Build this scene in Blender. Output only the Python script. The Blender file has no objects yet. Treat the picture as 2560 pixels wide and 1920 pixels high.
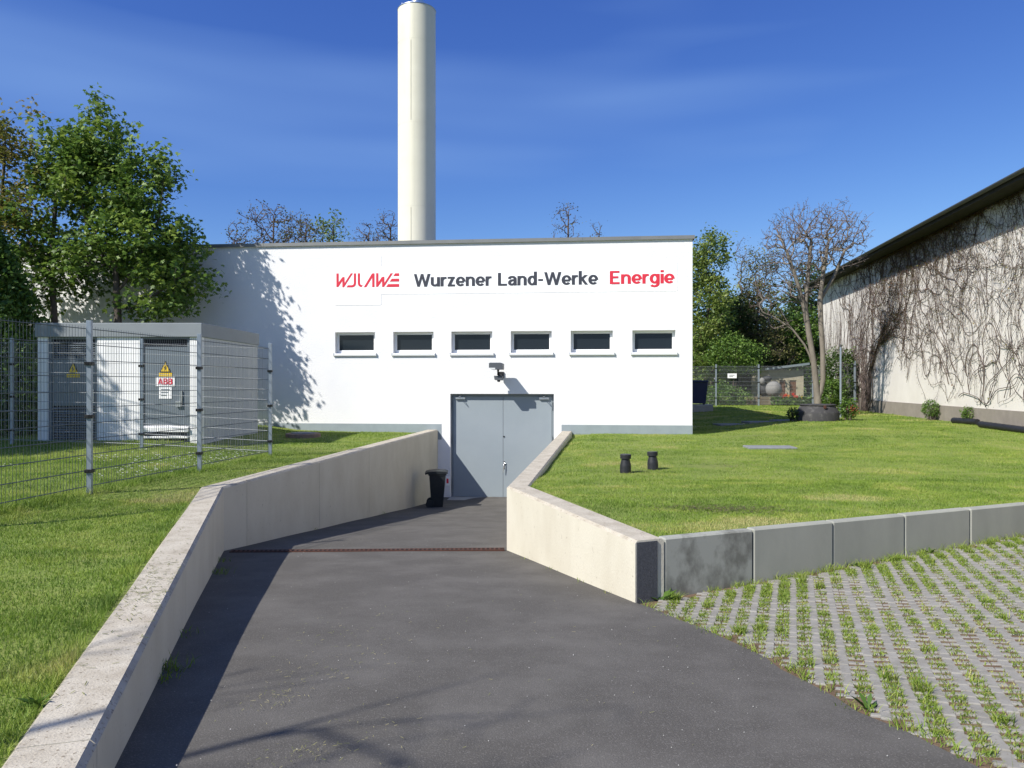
import bpy, math, random
import numpy as np
from mathutils import Vector, Matrix

random.seed(11)
rng = np.random.default_rng(11)
R = math.radians
SC = bpy.context.scene
COL = SC.collection

# ------------------------------------------------------------------ camera
cam_data = bpy.data.cameras.new('camera')
cam_data.sensor_width = 36.0
cam_data.lens = 26.85
cam_data.clip_start = 0.05
cam_data.clip_end = 5000
cam = bpy.data.objects.new('camera', cam_data)
COL.objects.link(cam)
cam.location = (0, 0, 1.6)
cam.rotation_euler = (R(90 - 0.157), 0, 0)
SC.camera = cam

# ------------------------------------------------------------------ sun and sky
SUN = Vector((0.86, 0.66, -1.0)).normalized()          # the way the light travels
EXPOSURE = 0.5
sun_data = bpy.data.lights.new('sun', 'SUN')
sun_data.energy = 5.0
sun_data.angle = R(0.53)
sun_data.color = (1.0, 0.955, 0.88)
sun = bpy.data.objects.new('sun', sun_data)
COL.objects.link(sun)
sun.location = (-30, -25, 40)
sun.rotation_euler = SUN.to_track_quat('-Z', 'Y').to_euler()

world = bpy.data.worlds.new('World')
SC.world = world
world.use_nodes = True
wn, wl = world.node_tree.nodes, world.node_tree.links
bg = wn['Background']
sky = wn.new('ShaderNodeTexSky')
sky.sky_type = 'NISHITA'
sky.sun_disc = False
sky.sun_elevation = math.asin(-SUN.z)
sky.sun_rotation = math.atan2(-SUN.x, -SUN.y) % (2 * math.pi)
sky.air_density = 1.0
sky.dust_density = 0.25
sky.ozone_density = 4.0
sky.altitude = 100
# thin cirrus: long soft streaks mixed into the sky
tc = wn.new('ShaderNodeTexCoord')
mp = wn.new('ShaderNodeMapping')
mp.inputs['Rotation'].default_value = (R(3), R(-9), R(20))
mp.inputs['Scale'].default_value = (0.6, 0.6, 5.0)
nz = wn.new('ShaderNodeTexNoise')
nz.inputs['Scale'].default_value = 1.25
nz.inputs['Detail'].default_value = 3
nz.inputs['Roughness'].default_value = 0.52
nz.inputs['Distortion'].default_value = 0.25
rp = wn.new('ShaderNodeValToRGB')
rp.color_ramp.elements[0].position = 0.43
rp.color_ramp.elements[0].color = (0.02, 0.02, 0.02, 1)
rp.color_ramp.elements[1].position = 0.78
rp.color_ramp.elements[1].color = (0.8, 0.8, 0.8, 1)
mx = wn.new('ShaderNodeMixRGB')
mx.inputs[2].default_value = (1.9, 3.3, 6.3, 1)
wl.new(tc.outputs['Generated'], mp.inputs['Vector'])
wl.new(mp.outputs[0], nz.inputs['Vector'])
wl.new(nz.outputs['Fac'], rp.inputs[0])
wl.new(rp.outputs[0], mx.inputs[0])
# the camera's deep blue rendering of the sky: one response curve per channel
sp = wn.new('ShaderNodeSeparateColor'); cb = wn.new('ShaderNodeCombineColor')
wl.new(sky.outputs[0], sp.inputs[0])
for ch_i, (gain, gam) in enumerate(((1.2, 1.49), (1.02, 1.32), (0.95, 0.85))):
    m0 = wn.new('ShaderNodeMath'); m0.operation = 'MULTIPLY'; m0.inputs[1].default_value = 0.1
    m1 = wn.new('ShaderNodeMath'); m1.operation = 'POWER'; m1.inputs[1].default_value = gam
    m2 = wn.new('ShaderNodeMath'); m2.operation = 'MULTIPLY'; m2.inputs[1].default_value = gain * 10
    wl.new(sp.outputs[ch_i], m0.inputs[0]); wl.new(m0.outputs[0], m1.inputs[0]); wl.new(m1.outputs[0], m2.inputs[0]); wl.new(m2.outputs[0], cb.inputs[ch_i])
wl.new(cb.outputs[0], mx.inputs[1])
wl.new(mx.outputs[0], bg.inputs['Color'])
bg.inputs['Strength'].default_value = 0.094

SC.view_settings.view_transform = 'Standard'
SC.view_settings.look = 'None'
SC.view_settings.gamma = 1
SC.view_settings.use_curve_mapping = False
SC.view_settings.exposure = EXPOSURE
SC.cycles.max_bounces = 8
SC.cycles.transparent_max_bounces = 8

# ------------------------------------------------------------------ helpers
def tag(o, label=None, cat=None, group=None, kind=None):
    if label: o['label'] = label
    if cat: o['category'] = cat
    if group: o['group'] = group
    if kind: o['kind'] = kind
    return o

def empty(name, loc=(0, 0, 0), rz=0.0, parent=None):
    o = bpy.data.objects.new(name, None)
    COL.objects.link(o)
    o.location = loc
    o.rotation_euler = (0, 0, rz)
    o.empty_display_size = 0.2
    if parent: o.parent = parent
    return o

def link(name, me, parent=None):
    o = bpy.data.objects.new(name, me)
    COL.objects.link(o)
    if parent: o.parent = parent
    return o

def nmesh(name, V, F, mats, parent=None, smooth=False, tint=None):
    """fast mesh from numpy arrays, faces all of one size"""
    V = np.asarray(V, np.float32); F = np.asarray(F, np.int32)
    me = bpy.data.meshes.new(name)
    k = F.shape[1]
    me.vertices.add(len(V)); me.vertices.foreach_set('co', V.ravel())
    me.loops.add(F.size); me.loops.foreach_set('vertex_index', F.ravel())
    me.polygons.add(len(F))
    me.polygons.foreach_set('loop_start', np.arange(0, F.size, k, dtype=np.int32))
    if smooth: me.polygons.foreach_set('use_smooth', np.ones(len(F), bool))
    me.update(calc_edges=True)
    if tint is not None:
        a = me.attributes.new('tint', 'FLOAT', 'POINT')
        a.data.foreach_set('value', np.asarray(tint, np.float32))
    for m in (mats if isinstance(mats, (list, tuple)) else [mats]): me.materials.append(m)
    me.validate()
    return link(name, me, parent)

class MB:
    """collects shapes into one mesh"""
    def __init__(s): s.v = []; s.f = []; s.mi = []; s.sm = []
    def add(s, vs, fs, mi=0, sm=False):
        b = len(s.v); s.v.extend([tuple(v) for v in vs])
        for f in fs: s.f.append([i + b for i in f]); s.mi.append(mi); s.sm.append(sm)
        return s
    def box(s, a, b, mi=0):
        x0, y0, z0 = a; x1, y1, z1 = b
        return s.add([(x0,y0,z0),(x1,y0,z0),(x1,y1,z0),(x0,y1,z0),(x0,y0,z1),(x1,y0,z1),(x1,y1,z1),(x0,y1,z1)],
              [(0,3,2,1),(4,5,6,7),(0,1,5,4),(1,2,6,5),(2,3,7,6),(3,0,4,7)], mi)
    def bbox(s, a, b, c=0.01, mi=0):
        """box with chamfered edges on all sides"""
        x0, y0, z0 = a; x1, y1, z1 = b
        V = []; idx = {}
        for ix, X in ((0, x0), (1, x1)):
            for iy, Y in ((0, y0), (1, y1)):
                for iz, Z in ((0, z0), (1, z1)):
                    sx, sy, sz = (c if ix == 0 else -c), (c if iy == 0 else -c), (c if iz == 0 else -c)
                    for ax, p in enumerate(((X, Y + sy, Z + sz), (X + sx, Y, Z + sz), (X + sx, Y + sy, Z))):
                        idx[(ix, iy, iz, ax)] = len(V); V.append(p)
        F = []
        g = lambda ix, iy, iz, ax: idx[(ix, iy, iz, ax)]
        for i in (0, 1):
            q = [g(i,0,0,0), g(i,1,0,0), g(i,1,1,0), g(i,0,1,0)]; F.append(q if i else q[::-1])
            q = [g(0,i,0,1), g(1,i,0,1), g(1,i,1,1), g(0,i,1,1)]; F.append(q[::-1] if i else q)
            q = [g(0,0,i,2), g(1,0,i,2), g(1,1,i,2), g(0,1,i,2)]; F.append(q if i else q[::-1])
        for i in (0, 1):
            for j in (0, 1):
                F.append([g(i,j,0,0), g(i,j,1,0), g(i,j,1,1), g(i,j,0,1)])
                F.append([g(i,0,j,0), g(i,1,j,0), g(i,1,j,2), g(i,0,j,2)])
                F.append([g(0,i,j,1), g(1,i,j,1), g(1,i,j,2), g(0,i,j,2)])
        for ix in (0, 1):
            for iy in (0, 1):
                for iz in (0, 1): F.append([g(ix,iy,iz,0), g(ix,iy,iz,1), g(ix,iy,iz,2)])
        return s.add(V, F, mi)
    def prism(s, pts, z0, z1, mi=0, ax='z'):
        """polygon extruded; ax z: (x,y)->z, y: (x,z)->y, x: (y,z)->x"""
        n = len(pts)
        mk = {'z': lambda p, t: (p[0], p[1], t), 'y': lambda p, t: (p[0], t, p[1]), 'x': lambda p, t: (t, p[0], p[1])}[ax]
        vs = [mk(p, z0) for p in pts] + [mk(p, z1) for p in pts]
        fs = [list(range(n))[::-1], list(range(n, 2 * n))] + [(i, (i + 1) % n, n + (i + 1) % n, n + i) for i in range(n)]
        return s.add(vs, fs, mi)
    def tube(s, path, rad, sides=6, mi=0, caps=True, sm=True):
        P = [Vector(p) for p in path]; n = len(P)
        rr = rad if isinstance(rad, (list, tuple)) else [rad] * n
        vs = []; up = Vector((0, 0, 1))
        for i, p in enumerate(P):
            d = (P[min(i + 1, n - 1)] - P[max(i - 1, 0)])
            d = d.normalized() if d.length > 1e-9 else Vector((0, 0, 1))
            a = d.cross(up if abs(d.z) < 0.95 else Vector((1, 0, 0))).normalized(); b = a.cross(d)
            for k in range(sides):
                t = 2 * math.pi * k / sides
                vs.append(p + (a * math.cos(t) + b * math.sin(t)) * rr[i])
        fs = [(i*sides+k, i*sides+(k+1) % sides, (i+1)*sides+(k+1) % sides, (i+1)*sides+k) for i in range(n-1) for k in range(sides)]
        s.add(vs, fs, mi, sm)
        if caps:
            s.add(vs[:sides], [list(range(sides))], mi); s.add(vs[-sides:], [list(range(sides))[::-1]], mi)
        return s
    def lathe(s, prof, c=(0, 0, 0), n=24, mi=0, sm=True):
        ring = lambda r, z: [(c[0] + r * math.cos(2 * math.pi * k / n), c[1] + r * math.sin(2 * math.pi * k / n), c[2] + z) for k in range(n)]
        runs = [[prof[0]]]
        for i in range(1, len(prof)):
            runs[-1].append(prof[i])
            if i < len(prof) - 1:
                a1 = math.atan2(prof[i][1] - prof[i-1][1], prof[i][0] - prof[i-1][0]); a2 = math.atan2(prof[i+1][1] - prof[i][1], prof[i+1][0] - prof[i][0])
                if abs((a2 - a1 + math.pi) % (2 * math.pi) - math.pi) > 0.55: runs.append([prof[i]])     # sharp corner: own ring
        for run in runs:
            vs = [v for r, z in run for v in ring(r, z)]
            s.add(vs, [(i*n+k, i*n+(k+1) % n, (i+1)*n+(k+1) % n, (i+1)*n+k) for i in range(len(run)-1) for k in range(n)], mi, sm)
        s.add(ring(*prof[0]), [list(range(n))[::-1]], mi); s.add(ring(*prof[-1]), [list(range(n))], mi)
        return s
    def mesh(s, name, mats):
        me = bpy.data.meshes.new(name)
        me.from_pydata(s.v, [], s.f)
        for m in (mats if isinstance(mats, (list, tuple)) else [mats]): me.materials.append(m)
        me.polygons.foreach_set('material_index', s.mi)
        me.polygons.foreach_set('use_smooth', s.sm)
        me.update()
        return me
    def build(s, name, mats, parent=None):
        return link(name, s.mesh(name, mats), parent)

def sm(x, a, b):
    t = np.clip((np.asarray(x, float) - a) / (b - a), 0, 1)
    return t * t * (3 - 2 * t)

# ------------------------------------------------------------------ materials
def mat(name, col, rough=0.8, col2=None, vscale=4.0, lo=0.35, hi=0.7, detail=6, bump=0.0, bscale=60.0, metal=0.0,
        spec=0.35, speck=None, sscale=200.0, samt=0.5, sthr=0.72, stretch=(1, 1, 1), tint=None, transl=0.0, coords='Object'):
    m = bpy.data.materials.new(name); m.use_nodes = True
    nt = m.node_tree; N, L = nt.nodes, nt.links
    b = N['Principled BSDF']
    b.inputs['Roughness'].default_value = rough
    b.inputs['Metallic'].default_value = metal
    b.inputs['Specular IOR Level'].default_value = spec
    b.inputs['Base Color'].default_value = (*col, 1)
    out = b
    tcn = N.new('ShaderNodeTexCoord')
    mpn = N.new('ShaderNodeMapping'); mpn.inputs['Scale'].default_value = stretch
    if coords == 'World':
        geo = N.new('ShaderNodeNewGeometry'); L.new(geo.outputs['Position'], mpn.inputs['Vector'])
    else:
        L.new(tcn.outputs[coords], mpn.inputs['Vector'])
    csock = None
    if tint:
        at = N.new('ShaderNodeAttribute'); at.attribute_name = 'tint'
        r = N.new('ShaderNodeValToRGB')
        els = r.color_ramp.elements
        while len(els) < len(tint): els.new(0.5)
        for i, c in enumerate(tint):
            els[i].position = i / (len(tint) - 1); els[i].color = (*c, 1)
        L.new(at.outputs['Fac'], r.inputs[0]); csock = r.outputs[0]
    if col2 is not None:
        t = N.new('ShaderNodeTexNoise'); t.inputs['Scale'].default_value = vscale; t.inputs['Detail'].default_value = detail
        t.inputs['Roughness'].default_value = 0.62
        L.new(mpn.outputs[0], t.inputs['Vector'])
        r = N.new('ShaderNodeValToRGB')
        r.color_ramp.elements[0].position = lo; r.color_ramp.elements[1].position = hi
        L.new(t.outputs['Fac'], r.inputs[0])
        x = N.new('ShaderNodeMixRGB'); L.new(r.outputs[0], x.inputs[0])
        if csock: L.new(csock, x.inputs[1])
        else: x.inputs[1].default_value = (*col, 1)
        x.inputs[2].default_value = (*col2, 1); csock = x.outputs[0]
    if speck is not None:
        t = N.new('ShaderNodeTexNoise'); t.inputs['Scale'].default_value = sscale; t.inputs['Detail'].default_value = 2
        L.new(mpn.outputs[0], t.inputs['Vector'])
        r = N.new('ShaderNodeValToRGB')
        r.color_ramp.elements[0].position = sthr - 0.06; r.color_ramp.elements[1].position = sthr + 0.04
        r.color_ramp.elements[1].color = (samt, samt, samt, 1)
        L.new(t.outputs['Fac'], r.inputs[0])
        x = N.new('ShaderNodeMixRGB'); L.new(r.outputs[0], x.inputs[0])
        if csock: L.new(csock, x.inputs[1])
        else: x.inputs[1].default_value = (*col, 1)
        x.inputs[2].default_value = (*speck, 1); csock = x.outputs[0]
    if csock: L.new(csock, b.inputs['Base Color'])
    if bump > 0:
        t = N.new('ShaderNodeTexNoise'); t.inputs['Scale'].default_value = bscale; t.inputs['Detail'].default_value = 4
        L.new(mpn.outputs[0], t.inputs['Vector'])
        bn = N.new('ShaderNodeBump'); bn.inputs['Strength'].default_value = 1.0; bn.inputs['Distance'].default_value = bump
        L.new(t.outputs['Fac'], bn.inputs['Height']); L.new(bn.outputs[0], b.inputs['Normal'])
    if transl > 0:
        tr = N.new('ShaderNodeBsdfTranslucent')
        if csock: L.new(csock, tr.inputs['Color'])
        else: tr.inputs['Color'].default_value = (*col, 1)
        ms = N.new('ShaderNodeMixShader'); ms.inputs[0].default_value = transl
        L.new(b.outputs[0], ms.inputs[1]); L.new(tr.outputs[0], ms.inputs[2])
        L.new(ms.outputs[0], N['Material Output'].inputs['Surface'])
    return m

M = {}
M['asphalt'] = mat('asphalt', (0.086, 0.0810, 0.0735), 0.85, col2=(0.118, 0.1115, 0.102), vscale=1.7, lo=0.42, hi=0.68, detail=8, bump=0.004, bscale=130, speck=(0.16, 0.15, 0.14), sscale=105, sthr=0.62, samt=0.7, spec=0.12)
M['cream'] = mat('painted_concrete', (0.56, 0.525, 0.425), 0.85, col2=(0.47, 0.43, 0.335), vscale=1.6, lo=0.42, hi=0.8, bump=0.003, bscale=70, speck=(0.22, 0.19, 0.14), sscale=38, sthr=0.74, samt=0.65, stretch=(1, 1, 0.55), coords='World')
M['creamtop'] = mat('weathered_concrete', (0.45, 0.41, 0.335), 0.9, col2=(0.30, 0.26, 0.20), vscale=5.0, lo=0.40, hi=0.78, bump=0.004, bscale=90, speck=(0.13, 0.10, 0.065), sscale=45, sthr=0.66, samt=0.7, coords='World')
M['slab'] = mat('grey_concrete', (0.31, 0.312, 0.268), 0.8, col2=(0.255, 0.258, 0.225), vscale=2.2, bump=0.0012, bscale=120, coords='World', stretch=(1, 1, 0.4))
M['slabtop'] = mat('pale_concrete', (0.37, 0.365, 0.345), 0.85, col2=(0.31, 0.305, 0.285), vscale=6, bump=0.002, bscale=120, coords='World')
M['wetslab'] = mat('stained_concrete', (0.30, 0.305, 0.27), 0.75, col2=(0.15, 0.15, 0.13), vscale=3.0, lo=0.46, hi=0.6, bump=0.0012, bscale=120, coords='World', stretch=(1, 1, 0.7))
M['bitumen'] = mat('bitumen_coating', (0.045, 0.048, 0.056), 0.7, col2=(0.085, 0.088, 0.10), vscale=60, bump=0.004, bscale=140)
M['paver'] = mat('paver_concrete', (0.255, 0.245, 0.222), 0.9, col2=(0.19, 0.18, 0.158), vscale=9, bump=0.002, bscale=160, speck=(0.16, 0.13, 0.09), sscale=60, sthr=0.68, samt=0.5, coords='World')
M['soil'] = mat('soil', (0.105, 0.068, 0.042), 0.95, col2=(0.17, 0.115, 0.07), vscale=25, bump=0.01, bscale=90, coords='World')
M['render'] = mat('white_roughcast', (0.755, 0.755, 0.75), 0.9, col2=(0.715, 0.72, 0.73), vscale=1.1, lo=0.42, hi=0.75, bump=0.009, bscale=26, spec=0.15)
M['plinth'] = mat('plinth_paint', (0.27, 0.315, 0.335), 0.8, col2=(0.235, 0.275, 0.295), vscale=3, bump=0.003, bscale=60)
M['coping'] = mat('zinc_coping', (0.22, 0.225, 0.22), 0.5, metal=0.3, col2=(0.18, 0.185, 0.18), vscale=2)
M['boardwhite'] = mat('sign_white', (0.90, 0.90, 0.90), 0.5)
M['signdark'] = mat('sign_charcoal', (0.045, 0.048, 0.062), 0.5)
M['signred'] = mat('sign_red', (0.62, 0.030, 0.055), 0.5)
M['winframe'] = mat('window_frame_white', (0.80, 0.80, 0.80), 0.4)
M['glass'] = mat('dark_glass', (0.012, 0.017, 0.022), 0.12, spec=0.4)
M['sill'] = mat('aluminium_sill', (0.74, 0.75, 0.755), 0.45, metal=0.1)
M['door'] = mat('door_grey_paint', (0.265, 0.305, 0.33), 0.55, col2=(0.24, 0.28, 0.305), vscale=0.9, spec=0.4)
M['doorframe'] = mat('door_frame_grey', (0.17, 0.20, 0.22), 0.5)
M['steel'] = mat('brushed_steel', (0.55, 0.56, 0.57), 0.35, metal=0.9)
M['blackplastic'] = mat('black_plastic', (0.02, 0.02, 0.023), 0.45)
M['bin'] = mat('bin_plastic', (0.012, 0.016, 0.018), 0.45, col2=(0.02, 0.024, 0.026), vscale=8)
M['lampgrey'] = mat('lamp_grey', (0.08, 0.088, 0.10), 0.5)
M['lens'] = mat('lamp_lens', (0.6, 0.62, 0.62), 0.2)
M['chimney'] = mat('chimney_coating', (0.66, 0.635, 0.51), 0.45, col2=(0.615, 0.59, 0.47), vscale=1.3, spec=0.4)
M['stainless'] = mat('stainless', (0.66, 0.67, 0.68), 0.3, metal=1.0)
M['post'] = mat('galvanised_post', (0.30, 0.345, 0.39), 0.45, metal=0.45, col2=(0.24, 0.28, 0.32), vscale=12)
M['wire'] = mat('anthracite_wire', (0.10, 0.115, 0.125), 0.5, metal=0.25)
M['wirepale'] = mat('galvanised_wire', (0.30, 0.315, 0.325), 0.5, metal=0.4)
M['stwall'] = mat('station_white_render', (0.82, 0.82, 0.81), 0.8, bump=0.002, bscale=120)
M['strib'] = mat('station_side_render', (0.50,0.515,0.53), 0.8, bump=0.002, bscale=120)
M['stroof'] = mat('station_roof_grey', (0.215, 0.24, 0.255), 0.6, col2=(0.195, 0.215, 0.23), vscale=2)
M['stdoor'] = mat('station_door_grey', (0.15, 0.18, 0.205), 0.5, metal=0.1)
M['louvredark'] = mat('louvre_dark', (0.03, 0.035, 0.045), 0.6)
M['yellow'] = mat('warning_yellow', (0.78, 0.52, 0.02), 0.5)
M['black'] = mat('print_black', (0.015, 0.015, 0.015), 0.5)
M['rust'] = mat('rusty_iron', (0.085, 0.034, 0.022), 0.8, col2=(0.05, 0.022, 0.016), vscale=30)
M['dark'] = mat('dark_gap', (0.012, 0.012, 0.012), 0.9)
M['ventpipe'] = mat('black_pipe', (0.014, 0.015, 0.018), 0.5, col2=(0.024, 0.025, 0.028), vscale=15)
M['manhole'] = mat('tarred_concrete', (0.042, 0.041, 0.043), 0.8, col2=(0.13, 0.125, 0.12), vscale=7, lo=0.52, hi=0.8, bump=0.006, bscale=50)
M['flagstone'] = mat('flagstone', (0.21, 0.22, 0.23), 0.8, col2=(0.17, 0.175, 0.18), vscale=8, bump=0.003, bscale=80)
M['brownstone'] = mat('brown_concrete', (0.30, 0.20, 0.15), 0.9, col2=(0.20, 0.14, 0.10), vscale=10, bump=0.006, bscale=60)
M['hall'] = mat('hall_render', (0.68, 0.645, 0.595), 0.9, col2=(0.60, 0.565, 0.515), vscale=0.8, bump=0.003, bscale=40)
M['hallplinth'] = mat('hall_plinth', (0.27, 0.24, 0.205), 0.9, col2=(0.215, 0.19, 0.16), vscale=2.5, bump=0.004, bscale=40)
M['eave'] = mat('weathered_eave_boards', (0.04, 0.034, 0.03), 0.85, col2=(0.025, 0.022, 0.02), vscale=4, stretch=(1, 6, 1))
M['rooftar'] = mat('dark_roof_sheet', (0.05, 0.05, 0.05), 0.8)
M['gutter'] = mat('zinc_gutter', (0.10, 0.10, 0.10), 0.5, metal=0.4)
M['vine'] = mat('vine_stem', (0.075, 0.055, 0.048), 0.9, col2=(0.14, 0.11, 0.095), vscale=3)
M['vineleaf'] = mat('vine_leaf', (0.2, 0.15, 0.05), 0.7, tint=[(0.16, 0.065, 0.04), (0.22, 0.11, 0.05), (0.25, 0.20, 0.06), (0.20, 0.23, 0.07)], transl=0.3)
M['bark'] = mat('maple_bark', (0.085, 0.07, 0.058), 0.95, col2=(0.15, 0.13, 0.11), vscale=8, bump=0.01, bscale=25, stretch=(1, 1, 0.3))
M['greybark'] = mat('smooth_grey_bark', (0.215, 0.19, 0.155), 0.9, col2=(0.15, 0.13, 0.105), vscale=5, bump=0.008, bscale=30, stretch=(1, 1, 0.4))
M['twig'] = mat('twig_bark', (0.085, 0.065, 0.055), 0.9, col2=(0.13, 0.10, 0.085), vscale=3)
M['greytwig'] = mat('grey_twig_bark', (0.115, 0.09, 0.08), 0.9, col2=(0.165, 0.135, 0.12), vscale=3)
M['maple'] = mat('maple_leaf', (0.06, 0.1, 0.02), 0.5, tint=[(0.062, 0.115, 0.025), (0.11, 0.195, 0.034), (0.165, 0.26, 0.043), (0.24, 0.32, 0.056)], transl=0.38, spec=0.4)
M['mapley'] = mat('young_maple_leaf', (0.15, 0.15, 0.03), 0.5, tint=[(0.12, 0.135, 0.03), (0.19, 0.195, 0.04), (0.25, 0.23, 0.045), (0.28, 0.20, 0.065)], transl=0.4, spec=0.4)
M['leafpale'] = mat('spring_leaf', (0.12, 0.17, 0.04), 0.5, tint=[(0.09, 0.15, 0.035), (0.15, 0.22, 0.045), (0.21, 0.27, 0.06), (0.25, 0.30, 0.08)], transl=0.4)
M['leafmid'] = mat('green_leaf', (0.06, 0.1, 0.02), 0.5, tint=[(0.04, 0.08, 0.018), (0.07, 0.14, 0.024), (0.105, 0.19, 0.03), (0.15, 0.23, 0.04)], transl=0.35)
M['leafdark'] = mat('dark_leaf', (0.03, 0.05, 0.015), 0.5, tint=[(0.03, 0.058, 0.015), (0.052, 0.092, 0.022), (0.08, 0.13, 0.03), (0.115, 0.15, 0.042)], transl=0.25)
M['leafolive'] = mat('olive_leaf', (0.1, 0.1, 0.04), 0.6, tint=[(0.095, 0.10, 0.036), (0.145, 0.15, 0.05), (0.19, 0.20, 0.06), (0.20, 0.165, 0.075)], transl=0.35)
M['bud'] = mat('tree_bud', (0.09, 0.06, 0.04), 0.7, tint=[(0.07, 0.045, 0.035), (0.10, 0.075, 0.045), (0.10, 0.11, 0.04), (0.12, 0.14, 0.045)], transl=0.2)
M['grass'] = mat('grass_blade', (0.1, 0.16, 0.03), 0.55, tint=[(0.108, 0.182, 0.027), (0.178, 0.275, 0.037), (0.25, 0.34, 0.052), (0.36, 0.385, 0.095), (0.47, 0.43, 0.185)], transl=0.35, spec=0.3)
M['lawn'] = mat('lawn_ground', (0.14, 0.195, 0.033), 0.95, col2=(0.20, 0.23, 0.052), vscale=1.3, bump=0.012, bscale=60, speck=(0.17, 0.17, 0.06), sscale=22, sthr=0.64, samt=0.5, coords='World')
M['meadow'] = mat('far_ground', (0.07, 0.10, 0.03), 0.95, col2=(0.10, 0.12, 0.05), vscale=0.2)
M['daisy'] = mat('daisy_petal', (0.82, 0.82, 0.80), 0.7, transl=0.3)
M['clipping'] = mat('grass_clipping', (0.2, 0.2, 0.06), 0.8, tint=[(0.09, 0.11, 0.03), (0.18, 0.20, 0.06), (0.33, 0.30, 0.14), (0.38, 0.33, 0.19)], transl=0.2)
M['deadgrass'] = mat('dead_grass', (0.1, 0.08, 0.05), 0.9, tint=[(0.05, 0.05, 0.022), (0.09, 0.075, 0.04), (0.20, 0.15, 0.09)], transl=0.1)
M['blue'] = mat('navy_plastic', (0.012, 0.022, 0.075), 0.5)
M['shedwall'] = mat('shed_render', (0.40, 0.36, 0.27), 0.9, col2=(0.33, 0.29, 0.21), vscale=4)
M['sheddoor'] = mat('shed_door', (0.13, 0.065, 0.04), 0.7)
M['shedroof'] = mat('shed_roof', (0.19, 0.23, 0.245), 0.6)
M['timber'] = mat('grey_timber', (0.17, 0.14, 0.10), 0.9, col2=(0.11, 0.09, 0.065), vscale=6)
M['ball'] = mat('pale_shell', (0.22, 0.215, 0.205), 0.8, col2=(0.16, 0.155, 0.145), vscale=4)
M['tarp'] = mat('dark_cover', (0.03, 0.03, 0.032), 0.7)
M['tulip'] = mat('tulip_petal', (0.6, 0.05, 0.02), 0.6, tint=[(0.62, 0.03, 0.02), (0.70, 0.10, 0.02), (0.75, 0.28, 0.03), (0.80, 0.55, 0.05)], transl=0.3)
M['redleaf'] = mat('red_shoot', (0.30, 0.06, 0.03), 0.7, tint=[(0.22, 0.05, 0.03), (0.36, 0.09, 0.04)], transl=0.3)

# ------------------------------------------------------------------ heights of the site
FY = [-60, 2.0, 2.8, 6.7, 10.3, 19.0, 20.0, 21.4, 30]
FZ = [0.0, 0.0, -0.035, -0.345, -0.665, -1.50, -1.585, -1.60, -1.60]
def floor_z(y): return np.interp(y, FY, FZ)
def pave_z(x, y): return -0.335 + 0.066 * (np.asarray(x) - 1.36) - 0.06 * (np.asarray(y) - 6.8)
EDGE_Y = [-20, 1.5, 2.5, 3.324, 4.069, 5.315, 6.777, 7.4]
EDGE_X = [5.0, 2.50, 2.25, 2.043, 1.835, 1.591, 1.084, 0.90]
def edge_x(y): return np.interp(y, EDGE_Y, EDGE_X)
SL0 = Vector((1.367, 6.8415)); SLD = Vector((0.9205, 0.3905)).normalized()     # line of the slab wall

def lawn_z(x, y):
    x = np.asarray(x, float); y = np.asarray(y, float)
    z = 0.185 + 0.035 * sm(-x, 3, 6)
    z = z + 0.16 * sm(-x, 5.6, 7.2) * sm(y, 13.8, 15.8)
    z = z + 0.20 * sm(x, 5.2, 9.5) * sm(y, 13, 22)
    z = z - 0.07 * (1 - sm(x - (-0.07 + (y - 10.27) * 0.134), 0.3, 1.0)) * sm(y, 10.4, 12.5) * (x > -1.5) * (y < 20.7)
    z = z + 0.012 * np.sin(x * 2.1 + y * 0.7) * np.sin(y * 1.7 - x * 0.9)
    return z

# left and right ramp walls: inner (ramp side) lines, running away from the camera
LW = [(-0.05, -2.1), (-1.56, 2.77), (-3.85, 10.2), (-2.06, 21.19)]
RW = [(1.085, 6.72), (-0.070, 10.27), (1.345, 20.85)]
T = 0.30
def offset(poly, t):
    """offset a polyline to its left (t>0) with mitred bends"""
    out = []
    P = [Vector(p) for p in poly]
    for i, p in enumerate(P):
        ds = []
        if i > 0: ds.append((P[i] - P[i - 1]).normalized())
        if i < len(P) - 1: ds.append((P[i + 1] - P[i]).normalized())
        ns = [Vector((-d.y, d.x)) for d in ds]
        n = sum(ns, Vector((0, 0))).normalized()
        out.append(p + n * (t / max(0.3, n.dot(ns[0]))))
    return out
LWo = offset(LW, T)
RWo = offset(RW, -T)
RWo[0] = Vector((1.361, 6.837))
def line_x(poly, y): return np.interp(y, [p[1] for p in poly], [p[0] for p in poly])

# ------------------------------------------------------------------ the setting: ground, lawns, asphalt
def sheet(name, rows, mats):
    """rows: list of equal-length lists of points"""
    n = len(rows[0]); V = [p for r in rows for p in r]
    F = [(i*n+j, i*n+j+1, (i+1)*n+j+1, (i+1)*n+j) for i in range(len(rows)-1) for j in range(n-1)]
    return nmesh(name, V, F, mats, smooth=True)

mb = MB()
B0, B1, Y0, Y1 = -59.0, 79.0, -19.0, 115.0
for (xa, xb, ya, yb) in ((-2500, B0, -2500, 2500), (B1, 2500, -2500, 2500), (B0, B1, -2500, Y0), (B0, B1, Y1, 2500)):
    mb.add([(xa, ya, -0.05), (xb, ya, -0.05), (xb, yb, -0.05), (xa, yb, -0.05)], [(0, 1, 2, 3)])
tag(mb.build('ground', M['meadow']), kind='structure')

def spread(a, b, n, p=2.0):
    t = np.linspace(0, 1, n) ** p
    return a + (b - a) * t

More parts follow.
